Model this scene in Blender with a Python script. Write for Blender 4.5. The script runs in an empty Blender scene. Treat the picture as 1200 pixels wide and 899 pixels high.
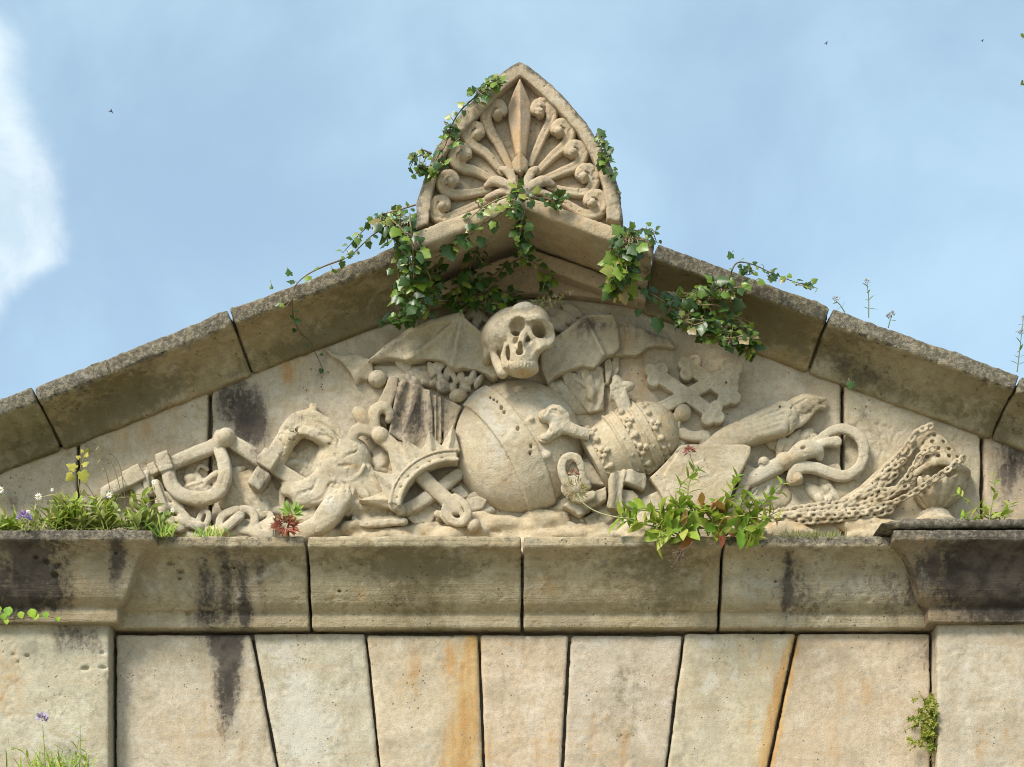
# Carved stone gable of a gateway against the sky: everything is built here from code.
import bpy, math, random
import numpy as np
from mathutils import Vector
C = bpy.context.scene
COL = C.collection
rng = np.random.default_rng(7)
random.seed(7)

# ------------------------------------------------------------------ measuring the place
S = 0.004            # metres per unit of the drawing the wall was measured on
D = 9.0              # camera distance from the wall
ZC = 1.6             # eye height
Z0 = 6.796           # height of drawing line v = 0
F32 = np.float32


def kd(d): return (D - d) / D
def zp(v): return Z0 - v * S
def tu(p, d): return 600 + (p - 600) * kd(d)                      # drawing u of a sighted point at depth d (metres)
def tv(p, d): return (Z0 - (ZC + (zp(p) - ZC) * kd(d))) / S
def W3(u, v, d=0.0):                                              # sighted point -> world
    return Vector(((tu(u, d) - 600) * S, -d, Z0 - tv(v, d) * S))


# ------------------------------------------------------------------ object helpers
def tag(o, label=None, cat=None, group=None, kind=None):
    if label: o['label'] = label
    if cat: o['category'] = cat
    if group: o['group'] = group
    if kind: o['kind'] = kind
    return o


def empty(name, loc, label=None, cat=None, group=None):
    o = bpy.data.objects.new(name, None)
    o.empty_display_size = 0.1
    o.location = loc
    COL.objects.link(o)
    return tag(o, label, cat, group)


def mesh_np(name, V, loops, sizes, mat, parent=None, smooth=True, attrs=None, label=None):
    V = np.asarray(V, F32)
    off = np.array(parent_world(parent), F32) if parent else np.zeros(3, F32)
    V = V - off
    me = bpy.data.meshes.new(name)
    n = len(V); loops = np.asarray(loops, np.int32); sizes = np.asarray(sizes, np.int32)
    me.vertices.add(n); me.vertices.foreach_set('co', V.ravel())
    me.loops.add(len(loops)); me.loops.foreach_set('vertex_index', loops)
    me.polygons.add(len(sizes))
    st = np.zeros(len(sizes), np.int32); st[1:] = np.cumsum(sizes)[:-1]
    me.polygons.foreach_set('loop_start', st)
    me.update(calc_edges=True)
    me.polygons.foreach_set('use_smooth', np.full(len(sizes), smooth, bool))
    if attrs:
        for k, a in attrs.items():
            at = me.attributes.new(k, 'FLOAT_COLOR', 'POINT')
            at.data.foreach_set('color', np.asarray(a, F32).ravel())
    me.materials.append(mat)
    o = bpy.data.objects.new(name, me)
    COL.objects.link(o)
    if parent: o.parent = parent
    if label: o['label'] = label
    return o


def parent_world(p):
    v = Vector((0, 0, 0))
    while p is not None:
        v = v + p.location
        p = p.parent
    return v


# ------------------------------------------------------------------ value noise
_LAT = rng.random((32, 32, 32)).astype(F32)


def vnoise(P, scale):
    q = P / scale
    i = np.floor(q).astype(np.int64); f = (q - i).astype(F32)
    f = f * f * (3 - 2 * f)
    i0 = i & 31; i1 = (i + 1) & 31
    def L(a, b, c): return _LAT[a, b, c]
    x0, y0, z0 = i0[:, 0], i0[:, 1], i0[:, 2]; x1, y1, z1 = i1[:, 0], i1[:, 1], i1[:, 2]
    fx, fy, fz = f[:, 0], f[:, 1], f[:, 2]
    a = L(x0, y0, z0) * (1 - fx) + L(x1, y0, z0) * fx
    b = L(x0, y1, z0) * (1 - fx) + L(x1, y1, z0) * fx
    c = L(x0, y0, z1) * (1 - fx) + L(x1, y0, z1) * fx
    d = L(x0, y1, z1) * (1 - fx) + L(x1, y1, z1) * fx
    return (a * (1 - fy) + b * fy) * (1 - fz) + (c * (1 - fy) + d * fy) * fz - 0.5


# ------------------------------------------------------------------ carving: distance fields on a grid
def crom(pts, n=6):
    """smooth curve through points (any dimension)"""
    P = np.asarray(pts, float)
    if len(P) < 3: return P
    Q = np.vstack([2 * P[0] - P[1], P, 2 * P[-1] - P[-2]])
    out = []
    for i in range(1, len(Q) - 2):
        p0, p1, p2, p3 = Q[i - 1], Q[i], Q[i + 1], Q[i + 2]
        for t in np.linspace(0, 1, n, endpoint=False):
            out.append(0.5 * (2 * p1 + (p2 - p0) * t + (2 * p0 - 5 * p1 + 4 * p2 - p3) * t * t + (3 * p1 - p0 - 3 * p2 + p3) * t ** 3))
    out.append(P[-1])
    return np.array(out)


def sdpoly(X, Y, pts):
    P = np.asarray(pts, float)
    d = None; s = None
    n = len(P)
    for i in range(n):
        a = P[i]; b = P[i - 1]
        ex, ey = b - a
        wx = X - a[0]; wy = Y - a[1]
        t = np.clip((wx * ex + wy * ey) / (ex * ex + ey * ey + 1e-9), 0, 1)
        dx = wx - ex * t; dy = wy - ey * t
        dd = dx * dx + dy * dy
        d = dd if d is None else np.minimum(d, dd)
        c1 = Y >= a[1]; c2 = Y < b[1]; c3 = ex * wy > ey * wx
        fl = (c1 & c2 & c3) | (~c1 & ~c2 & ~c3)
        s = fl if s is None else s ^ fl
    return (np.sqrt(d) * np.where(s, -1, 1)).astype(F32)


def smax(a, b, r):
    """rounded intersection"""
    if r <= 0: return np.maximum(a, b)
    x = np.maximum(a + r, 0); y = np.maximum(b + r, 0)
    return np.minimum(np.maximum(a, b), -r) + np.sqrt(x * x + y * y)


def smin(a, b, k):
    if k <= 0: return np.minimum(a, b)
    h = np.maximum(k - np.abs(a - b), 0) / k
    return np.minimum(a, b) - h * h * k * 0.25


def dseg(U, V, a, b):
    ex, ey = b[0] - a[0], b[1] - a[1]
    t = np.clip(((U - a[0]) * ex + (V - a[1]) * ey) / (ex * ex + ey * ey), 0, 1)
    return np.sqrt((U - a[0] - ex * t) ** 2 + (V - a[1] - ey * t) ** 2)


SQ = False


class Carve:
    def __init__(s, u0, u1, v0, v1, w0, w1, h):
        s.h = h
        s.u = np.arange(u0, u1 + h, h, dtype=F32); s.v = np.arange(v0, v1 + h, h, dtype=F32); s.w = np.arange(w0, w1 + h, h, dtype=F32)
        s.f = np.full((len(s.u), len(s.v), len(s.w)), 50.0, F32)
        s.U = s.u[:, None, None]; s.V = s.v[None, :, None]; s.Wd = s.w[None, None, :]

    def _sl(s, lo, hi):
        out = []
        for ax, a, b in zip((s.u, s.v, s.w), lo, hi):
            i = max(int((a - ax[0]) / s.h) - 1, 0); j = min(int((b - ax[0]) / s.h) + 3, len(ax))
            if j <= i: return None
            out.append(slice(i, j))
        return tuple(out)

    def put(s, d, k=0, cut=False, sl=None):
        g = s.f if sl is None else s.f[sl]
        if cut: r = -smin(-g, d, k)
        else: r = smin(g, d, k)
        if sl is None: s.f = r.astype(F32)
        else: s.f[sl] = r

    def tube(s, pts, r, k=0, cut=False, n=0, flat=1.0, closed=False):
        P = np.asarray(pts, float)
        R = np.full(len(P), r, float) if np.isscalar(r) else np.asarray(r, float)
        if closed:
            P = np.vstack([P, P[:1]]); R = np.append(R, R[0])
        if n:
            Q = crom(np.column_stack([P, R]), n); P = Q[:, :3]; R = Q[:, 3]
        pad = k + 3 * s.h
        acc = None
        lo = P.min(0) - R.max() / min(flat, 1) - pad; hi = P.max(0) + R.max() / min(flat, 1) + pad
        sl = s._sl(lo, hi)
        if sl is None: return
        big = np.full(s.f[sl].shape, 60.0, F32)
        base = [x.start for x in sl]
        for i in range(len(P) - 1):
            a, b, ra, rb = P[i], P[i + 1], R[i], R[i + 1]
            m = max(ra, rb) / min(flat, 1) + pad
            q = s._sl(np.minimum(a, b) - m, np.maximum(a, b) + m)
            if q is None: continue
            e = b - a; L = e @ e + 1e-9
            wu = s.U[q[0]] - a[0]; wv = s.V[:, q[1]] - a[1]; ww = s.Wd[:, :, q[2]] - a[2]
            t = np.clip((wu * e[0] + wv * e[1] + ww * e[2]) / L, 0, 1)
            if SQ and not cut:                                # chiselled section: flatter top, steeper sides
                a_ = (wu - e[0] * t) ** 2 + (wv - e[1] * t) ** 2; b_ = ((ww - e[2] * t) * flat * 1.12) ** 2
                d = (a_ ** 1.6 + b_ ** 1.6) ** .3125 - (ra + (rb - ra) * t)
            else:
                d = np.sqrt((wu - e[0] * t) ** 2 + (wv - e[1] * t) ** 2 + ((ww - e[2] * t) * flat) ** 2) - (ra + (rb - ra) * t)
            loc = tuple(slice(x.start - o, x.stop - o) for x, o in zip(q, base))
            loc = tuple(slice(max(x.start, 0), max(x.stop, 0)) for x in loc)
            t_ = big[loc]
            if t_.shape != d.shape: 
                d = d[:t_.shape[0], :t_.shape[1], :t_.shape[2]]
            big[loc] = np.minimum(t_, d)
        s.put(big, k, cut, sl)

    def ell(s, c, r, rot=0, k=0, cut=False):
        m = max(r) + k + 3 * s.h
        sl = s._sl([x - m for x in c], [x + m for x in c])
        if sl is None: return
        a = math.radians(rot); ca, sa = math.cos(a), math.sin(a)
        du = s.U[sl[0]] - c[0]; dv = s.V[:, sl[1]] - c[1]; dw = s.Wd[:, :, sl[2]] - c[2]
        x = (du * ca + dv * sa) / r[0]; y = (-du * sa + dv * ca) / r[1]; z = dw / r[2]
        q = np.sqrt(x * x + y * y + z * z)
        g = np.sqrt((x / r[0]) ** 2 + (y / r[1]) ** 2 + (z / r[2]) ** 2) + 1e-6
        d = q * (q - 1) / g
        s.put(d.astype(F32), k, cut, sl)

    def slab(s, pts, H, r=2.0, k=0, cut=False, n=0, low=None):
        """flat outline raised to height H (number or function of U,V), edges rounded by r"""
        P = crom(list(pts) + [pts[0]], n)[:-1] if n else np.asarray(pts, float)
        top = 60 if callable(H) else H
        pad = k + r + 3 * s.h
        sl = s._sl([P[:, 0].min() - pad, P[:, 1].min() - pad, -999], [P[:, 0].max() + pad, P[:, 1].max() + pad, 999])
        if sl is None: return
        U = s.U[sl[0]]; V = s.V[:, sl[1]]; Wd = s.Wd[:, :, sl[2]]
        d2 = sdpoly(U + 0 * V, V + 0 * U, P)
        hh = H(U, V) if callable(H) else H
        d = smax(d2, (Wd - hh) * 0.9, r)
        if low is not None: d = smax(d, low - Wd, r)
        s.put(d.astype(F32), k, cut, sl)

    def box(s, c, half, rot=0, r=1.5, k=0, cut=False):
        m = max(half) * 1.5 + k + 3 * s.h
        sl = s._sl([x - m for x in c], [x + m for x in c])
        if sl is None: return
        a = math.radians(rot); ca, sa = math.cos(a), math.sin(a)
        du = s.U[sl[0]] - c[0]; dv = s.V[:, sl[1]] - c[1]; dw = s.Wd[:, :, sl[2]] - c[2]
        x = np.abs(du * ca + dv * sa) - half[0] + r; y = np.abs(-du * sa + dv * ca) - half[1] + r; z = np.abs(dw) - half[2] + r
        d = np.sqrt(np.maximum(x, 0) ** 2 + np.maximum(y, 0) ** 2 + np.maximum(z, 0) ** 2) + np.minimum(np.maximum(np.maximum(x, y), z), 0) - r
        s.put(d.astype(F32), k, cut, sl)

    def mesh(s):
        f = s.f; h = s.h
        neg = f < 0
        nu, nv, nw = f.shape
        c = np.zeros((nu - 1, nv - 1, nw - 1), np.int8)
        for i in (0, 1):
            for j in (0, 1):
                for k in (0, 1):
                    c += neg[i:nu - 1 + i, j:nv - 1 + j, k:nw - 1 + k]
        mixed = (c > 0) & (c < 8)
        ids = np.argwhere(mixed)
        idx = np.full(c.shape, -1, np.int64); idx[mixed] = np.arange(len(ids))
        acc = np.zeros((len(ids), 3)); cnt = np.zeros(len(ids))
        corners = [(i, j, k) for i in (0, 1) for j in (0, 1) for k in (0, 1)]
        for a in corners:
            for ax in range(3):
                if a[ax]: continue
                b = list(a); b[ax] = 1
                fa = f[ids[:, 0] + a[0], ids[:, 1] + a[1], ids[:, 2] + a[2]]
                fb = f[ids[:, 0] + b[0], ids[:, 1] + b[1], ids[:, 2] + b[2]]
                m = (fa < 0) != (fb < 0)
                t = np.where(m, fa / np.where(m, fa - fb, 1), 0)
                p = np.array(a, float)[None, :].repeat(len(ids), 0); p[:, ax] = t
                acc[m] += p[m]; cnt[m] += 1
        V = (ids + acc / cnt[:, None]) * h + np.array([s.u[0], s.v[0], s.w[0]])
        quads = []
        for ax in range(3):
            o1, o2 = [(1, 2), (2, 0), (0, 1)][ax]
            sl0 = [slice(None)] * 3; sl1 = [slice(None)] * 3
            sl0[ax] = slice(0, -1); sl1[ax] = slice(1, None)
            for o in (o1, o2):
                sl0[o] = slice(1, -1); sl1[o] = slice(1, -1)
            A = neg[tuple(sl0)]; B = neg[tuple(sl1)]
            for up, M in ((True, A & ~B), (False, ~A & B)):
                e = np.argwhere(M)
                if not len(e): continue
                e[:, o1] += 1; e[:, o2] += 1
                def cell(d1, d2):
                    q = e.copy(); q[:, o1] += d1; q[:, o2] += d2
                    return idx[q[:, 0], q[:, 1], q[:, 2]]
                q = np.column_stack([cell(-1, -1), cell(0, -1), cell(0, 0), cell(-1, 0)])
                quads.append(q[:, ::-1] if up else q)      # drawing axes are left-handed in the world
        Q = np.vstack(quads)
        return V, Q


def vnormals(V, Q):
    a, b, c, d = (V[Q[:, i]] for i in range(4))
    n = np.cross(c - a, d - b)
    N = np.zeros_like(V)
    for i in range(4): np.add.at(N, Q[:, i], n)
    return -N / (np.linalg.norm(N, axis=1, keepdims=True) + 1e-9)


STROKES = {}


def stain_attr(V, group):
    """stains on the stone, each with a place and a shape of its own (r black crust, g iron, b pale lime, a algae)"""
    out = np.zeros((len(V), 4), F32)
    for (ch, cu, cv, ru, rv, rot, amp) in STROKES.get(group, ()):
        a = math.radians(rot); ca, sa = math.cos(a), math.sin(a)
        du = V[:, 0] - cu; dv = V[:, 1] - cv
        x = (du * ca + dv * sa) / ru; y = (-du * sa + dv * ca) / rv
        out[:, 'kowg'.index(ch)] += (amp * 1.12) * np.exp(-(x * x + y * y) ** 1.1 * 0.66)
    return np.clip(out, 0, 1.3)


TRI = 0


def stone(name, cv, parent, mat, group, d0=0.0, xf=None, rough=(0.5, 0.5), tint=(1, 1, 1), label=None, lichen=None, crack=0.5):
    """mesh a carving and weather it. xf maps carving axes to drawing axes; d0 is the depth it was measured at."""
    global TRI
    V, Q = cv.mesh()
    N = vnormals(V, Q)
    seed = rng.random() * 400
    amp, fine = rough
    P = V + seed
    # big wear, chips, grain
    chip = np.minimum(vnoise(P, 13.0) + 0.12, 0) * 3.0
    disp = amp * (vnoise(P, 24.0) * 1.6 + vnoise(P, 9.0) * 0.9 + chip * 0.5) + fine * (vnoise(P, 4.2) * 0.9 + vnoise(P, 2.1) * 0.5)
    cr = np.abs(vnoise(P + 60, 19.0) + 0.4 * vnoise(P + 60, 7.0) + 0.15 * vnoise(P, 3.0))
    gate = np.clip(vnoise(P + 200, 30.0) * 5 + 0.2, 0, 1)
    disp = disp - crack * 2.2 * np.exp(-(cr / 0.035) ** 2) * gate
    V = V + N * disp[:, None]
    lic = np.zeros(len(V), F32) if lichen is None else lichen(V, N).astype(F32)
    Pd = V if xf is None else xf(V)
    k0 = kd(d0)
    Wx = (Pd[:, 0] - 600) * S * k0
    Wz = ZC + (Z0 - Pd[:, 1] * S - ZC) * k0
    Wy = -Pd[:, 2] * S
    st = stain_attr(Pd, group)
    s2 = np.zeros((len(V), 4), F32); s2[:, 0] = lic; s2[:, 3] = 1
    tn = np.tile(np.array([*tint, 1], F32), (len(V), 1))
    TRI += len(Q)
    return mesh_np(name, np.column_stack([Wx, Wy, Wz]), Q.ravel(), np.full(len(Q), 4), mat, parent,
                   attrs={'stain': st, 'wear': s2, 'tint': tn}, label=label)


# ------------------------------------------------------------------ materials
def nodes(name):
    m = bpy.data.materials.new(name); m.use_nodes = True
    nt = m.node_tree; nt.nodes.clear()
    return m, nt


class NT:
    def __init__(s, nt): s.nt = nt
    def n(s, t, **kw):
        x = s.nt.nodes.new(t)
        for k, v in kw.items():
            if k.startswith('i_'): x.inputs[k[2:].replace('_', ' ')].default_value = v
            else: setattr(x, k, v)
        return x
    def l(s, a, b): s.nt.links.new(a, b)
    def math(s, op, a, b=None, c=None, clamp=False):
        x = s.n('ShaderNodeMath', operation=op); x.use_clamp = clamp
        for i, v in enumerate((a, b, c)):
            if v is None: continue
            if isinstance(v, (int, float)): x.inputs[i].default_value = v
            else: s.l(v, x.inputs[i])
        return x.outputs[0]
    def noise(s, vec, scale, detail=4, rough=0.55, dist=0.0):
        x = s.n('ShaderNodeTexNoise'); x.inputs['Scale'].default_value = scale; x.inputs['Detail'].default_value = detail
        x.inputs['Roughness'].default_value = rough; x.inputs['Distortion'].default_value = dist
        s.l(vec, x.inputs['Vector']); return x.outputs[0]
    def sstep(s, v, a, b):
        x = s.n('ShaderNodeMapRange', interpolation_type='SMOOTHSTEP')
        s.l(v, x.inputs[0]); x.inputs[1].default_value = a; x.inputs[2].default_value = b
        return x.outputs[0]
    def mix(s, f, a, b, blend='MIX'):
        x = s.n('ShaderNodeMix', data_type='RGBA', blend_type=blend)
        for i, v in ((0, f), (6, a), (7, b)):
            if isinstance(v, (int, float)): x.inputs[i].default_value = v
            elif isinstance(v, tuple): x.inputs[i].default_value = (*v, 1) if len(v) == 3 else v
            else: s.l(v, x.inputs[i])
        return x.outputs[2]


def stone_mat(name, c0, c1, c2, bump=1.0, pits=1.0, mott=1.0, tool=0.0):
    m, nt = nodes(name); g = NT(nt)
    out = g.n('ShaderNodeOutputMaterial'); bs = g.n('ShaderNodeBsdfPrincipled')
    g.l(bs.outputs[0], out.inputs[0])
    geo = g.n('ShaderNodeTexCoord'); oi = g.n('ShaderNodeObjectInfo'); va = g.n('ShaderNodeVectorMath', operation='ADD'); g.l(geo.outputs['Object'], va.inputs[0])
    cx_ = g.n('ShaderNodeCombineXYZ'); g.l(g.math('MULTIPLY', oi.outputs['Random'], 37.0), cx_.inputs[0]); g.l(g.math('MULTIPLY', oi.outputs['Random'], 91.0), cx_.inputs[2]); g.l(cx_.outputs[0], va.inputs[1]); pos = va.outputs[0]
    mp = g.n('ShaderNodeMapping'); mp.inputs['Scale'].default_value = (1, 1, 0.22); g.l(pos, mp.inputs[0]); strk = mp.outputs[0]
    st = g.n('ShaderNodeAttribute', attribute_name='stain'); sp = g.n('ShaderNodeSeparateColor'); g.l(st.outputs['Color'], sp.inputs[0])
    we = g.n('ShaderNodeAttribute', attribute_name='wear'); ti = g.n('ShaderNodeAttribute', attribute_name='tint')
    nL = g.noise(pos, 2.3, 4, 0.6, 0.6); nM = g.noise(pos, 9, 4, 0.62, 0.3); nF = g.noise(pos, 42, 4, 0.7); nS = g.noise(strk, 13, 4, 0.65, 0.2)
    nG = g.noise(pos, 150, 2, 0.7)
    col = g.mix(g.sstep(nL, 0.34, 0.66), c0, c1)
    col = g.mix(g.math('MULTIPLY', g.sstep(nM, 0.42, 0.72), 0.75 * mott), col, c2)
    # grain and fine speckle
    gr = g.math('ADD', g.math('MULTIPLY', nF, 0.9), g.math('ADD', g.math('MULTIPLY', nG, 0.6), 0.25))
    grc = g.n('ShaderNodeCombineColor')
    for i in range(3): g.l(gr, grc.inputs[i])
    col = g.mix(1.0, col, grc.outputs[0], 'MULTIPLY')
    col = g.mix(1.0, col, ti.outputs['Color'], 'MULTIPLY')
    # bedding of the sandstone, tilted a little differently in every block
    mb = g.n('ShaderNodeMapping'); mb.inputs['Scale'].default_value = (1.2, 1.2, 15); g.l(pos, mb.inputs[0]); rot = g.n('ShaderNodeCombineXYZ'); g.l(g.math('MULTIPLY', g.math('SUBTRACT', oi.outputs['Random'], .5), 1.6), rot.inputs[1]); g.l(rot.outputs[0], mb.inputs['Rotation'])
    bed = g.noise(mb.outputs[0], 1.6, 4, .6, .5)
    col = g.mix(g.math('MULTIPLY', g.sstep(bed, .50, .70), .34), col, (0.40, 0.285, 0.16))
    # general thin grime blotches everywhere on the old stone
    gm = g.math('MULTIPLY', g.sstep(g.noise(pos, 5.5, 4, 0.7, 0.8), 0.56, 0.78), 0.45 * mott)
    col = g.mix(gm, col, (0.16, 0.135, 0.095))
    tp = g.math('MULTIPLY', g.sstep(g.noise(pos, 3.3, 5, .62, 1.0), .47, .70), .55 * mott)
    col = g.mix(tp, col, (0.30, 0.255, 0.175))
    wp = g.math('MULTIPLY', g.sstep(g.noise(pos, 4.6, 5, .65, .8), .56, .74), .45 * mott)
    col = g.mix(wp, col, (0.60, 0.555, 0.47))
    def mask(ch, n, soft=0.3):
        """share of the surface covered = ch, broken up by the noise n"""
        n2 = g.sstep(n, 0.30, 0.70)
        x = g.math('ADD', n2, g.math('MULTIPLY', ch, 1.12))
        return g.sstep(x, 1.0 - soft * .4, 1.0 + soft)
    fine = g.math('MULTIPLY', g.math('SUBTRACT', nF, .5), .55)
    nS2 = g.math('ADD', g.math('ADD', g.math('MULTIPLY', nS, .62), g.math('MULTIPLY', nM, .38)), fine)
    nW2 = g.math('ADD', g.math('ADD', g.math('MULTIPLY', nL, .25), g.math('MULTIPLY', g.noise(pos, 19, 4, .6, .4), .75)), fine)
    mW = g.math('MULTIPLY', mask(sp.outputs[2], nW2, .5), 0.5)
    col = g.mix(mW, col, (0.56, 0.53, 0.46))
    mO = mask(sp.outputs[1], nS2, .8)
    col = g.mix(g.math('MULTIPLY', mO, 0.74), col, g.mix(g.sstep(nS, .4, .62), (0.47, 0.30, 0.11), (0.40, 0.20, 0.045)))
    mG = mask(st.outputs['Alpha'], nW2, .8)
    col = g.mix(g.math('MULTIPLY', mG, 0.72), col, (0.125, 0.10, 0.045))
    mK = g.math('ADD', g.math('MULTIPLY', mask(sp.outputs[0], nS2, .6), .70), g.math('MULTIPLY', g.sstep(sp.outputs[0], .05, .9), .24))
    col = g.mix(mK, col, g.mix(g.sstep(nM, .35, .65), (0.030, 0.026, 0.024), (0.10, 0.080, 0.064)))
    # grey lichen crust on weathered tops
    ws = g.n('ShaderNodeSeparateColor'); g.l(we.outputs['Color'], ws.inputs[0])
    mL = g.math('MULTIPLY', mask(g.math('MULTIPLY', ws.outputs[0], 1.0), g.noise(pos, 24, 5, 0.75), .5), 0.85)
    lc = g.mix(g.sstep(g.noise(pos, 55, 4, 0.7), 0.42, 0.66), (0.07, 0.062, 0.048), (0.235, 0.21, 0.165))
    col = g.mix(mL, col, lc)
    # pits
    vo = g.n('ShaderNodeTexVoronoi'); vo.inputs['Scale'].default_value = 34; g.l(pos, vo.inputs['Vector'])
    pm = g.math('MULTIPLY', g.sstep(vo.outputs['Distance'], 0.16, 0.07), g.sstep(g.noise(pos, 6, 3), 0.5, 0.62))
    pm = g.math('MULTIPLY', pm, 0.6 * pits)
    col = g.mix(pm, col, (0.11, 0.08, 0.05))
    g.l(col, bs.inputs['Base Color'])
    bs.inputs['Roughness'].default_value = 0.92
    bs.inputs['Specular IOR Level'].default_value = 0.2
    hgt = g.math('ADD', g.math('MULTIPLY', nF, 0.34), g.math('ADD', g.math('MULTIPLY', nG, 0.30), g.math('MULTIPLY', nM, 0.30)))
    hgt = g.math('SUBTRACT', hgt, g.math('MULTIPLY', pm, 1.2))
    if tool:                                                   # horizontal tooling of the moulding
        tm = g.n('ShaderNodeMapping'); tm.inputs['Scale'].default_value = (3, 3, 70); g.l(geo.outputs['Object'], tm.inputs[0])
        hgt = g.math('ADD', hgt, g.math('MULTIPLY', g.noise(tm.outputs[0], 1.0, 3, .6, .3), tool))
    bp = g.n('ShaderNodeBump'); bp.inputs['Strength'].default_value = 1.0; bp.inputs['Distance'].default_value = 0.0125 * bump
    g.l(hgt, bp.inputs['Height']); g.l(bp.outputs[0], bs.inputs['Normal'])
    return m


M_WALL = stone_mat('sandstone_ashlar', (0.47, 0.41, 0.31), (0.43, 0.36, 0.255), (0.54, 0.495, 0.405), bump=.55)
M_CORN = stone_mat('sandstone_cornice', (0.42, 0.355, 0.235), (0.345, 0.28, 0.175), (0.49, 0.43, 0.315), tool=.35)
M_RAKE = stone_mat('sandstone_raking', (0.385, 0.325, 0.205), (0.29, 0.235, 0.13), (0.45, 0.395, 0.285), bump=1.2)
M_TYMP = stone_mat('sandstone_gable', (0.48, 0.415, 0.305), (0.46, 0.375, 0.255), (0.56, 0.505, 0.405), bump=.85)
M_CARV = stone_mat('sandstone_carved', (0.495, 0.43, 0.315), (0.465, 0.385, 0.26), (0.56, 0.505, 0.40), bump=0.7, pits=0.5, mott=0.9)
M_ANTE = stone_mat('sandstone_antefix', (0.44, 0.365, 0.25), (0.44, 0.34, 0.235), (0.48, 0.40, 0.29), bump=0.8)


def leaf_mat(name, rough=0.4, trans=0.35, spec=0.4):
    m, nt = nodes(name); g = NT(nt)
    out = g.n('ShaderNodeOutputMaterial'); bs = g.n('ShaderNodeBsdfPrincipled'); tr = g.n('ShaderNodeBsdfTranslucent'); mx = g.n('ShaderNodeMixShader')
    at = g.n('ShaderNodeAttribute', attribute_name='leaf')
    geo = g.n('ShaderNodeTexCoord')
    nz = g.noise(geo.outputs['Object'], 60, 3, 0.6)
    v = g.math('ADD', g.math('MULTIPLY', nz, 0.7), 0.65)
    cc = g.n('ShaderNodeCombineColor')
    for i in range(3): g.l(v, cc.inputs[i])
    col = g.mix(1.0, at.outputs['Color'], cc.outputs[0], 'MULTIPLY')
    g.l(col, bs.inputs['Base Color']); bs.inputs['Roughness'].default_value = rough; bs.inputs['Specular IOR Level'].default_value = spec
    g.l(g.mix(0.5, col, (0.35, 0.45, 0.05), 'MIX'), tr.inputs[0])
    mx.inputs[0].default_value = trans
    g.l(bs.outputs[0], mx.inputs[1]); g.l(tr.outputs[0], mx.inputs[2]); g.l(mx.outputs[0], out.inputs[0])
    return m


M_IVY = leaf_mat('ivy_leaf', 0.36, 0.2, 0.45)
M_HERB = leaf_mat('herb_leaf', 0.5, 0.32, 0.3)
M_STEM = leaf_mat('plant_stem', 0.75, 0.0, 0.2)
M_PETAL = leaf_mat('petal', 0.7, 0.15, 0.2)
# ------------------------------------------------------------------ stains (drawing units)
STROKES['wall'] = [
    ('k', 268, 785, 13, 62, 0, 1.15), ('k', 262, 750, 26, 14, 0, 0.75), ('k', 100, 752, 24, 22, 0, 0.75), ('k', 1082, 760, 14, 40, 0, 0.45), ('k', 150, 790, 8, 50, 0, 0.35),
    ('o', 552, 800, 9, 110, 2, 1.25), ('o', 538, 850, 13, 60, 4, 0.8), ('o', 528, 775, 8, 30, 0, .6), ('o', 525, 890, 18, 26, 0, .5), ('o', 480, 800, 18, 36, 0, 0.42), ('o', 590, 760, 25, 16, 0, 0.35), ('o', 580, 890, 16, 26, 0, 0.45),
    ('o', 921, 790, 7, 70, 14, 1.25), ('o', 903, 870, 8, 60, 14, 1.0), ('o', 890, 765, 16, 24, 0, 0.55), ('o', 885, 860, 18, 40, 10, 0.45),
    ('o', 1010, 815, 30, 20, 20, 0.4), ('o', 960, 880, 40, 40, 0, 0.35), ('o', 640, 880, 20, 40, 0, 0.4), ('o', 240, 860, 60, 40, 0, 0.3),
    ('o', 720, 880, 40, 40, 0, 0.45), ('o', 10, 800, 20, 40, 0, 0.45), ('o', 1150, 880, 40, 30, 0, 0.35),
    ('w', 350, 830, 22, 60, -10, 0.75), ('w', 330, 760, 16, 14, 0, 0.5), ('w', 360, 860, 40, 30, 0, 0.6), ('w', 465, 755, 10, 16, 0, 0.5),
    ('w', 832, 800, 10, 14, 20, 0.9), ('w', 828, 750, 8, 8, 0, 0.9), ('w', 862, 790, 6, 10, 0, 0.8), ('w', 886, 765, 6, 9, 0, 0.8), ('w', 700, 765, 30, 25, 0, 0.45),
    ('w', 1140, 790, 50, 30, 0, 0.4), ('w', 60, 870, 40, 30, 0, 0.5), ('w', 500, 890, 30, 40, 0, 0.4), ('w', 625, 840, 12, 50, 0, 0.35),
    ('g', 730, 830, 30, 40, 0, 0.4), ('g', 400, 800, 30, 20, 0, 0.35), ('g', 735, 790, 20, 30, 0, 0.35), ('g', 650, 780, 10, 60, 0, 0.25), ('g', 60, 790, 60, 14, 0, 0.25)]
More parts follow.
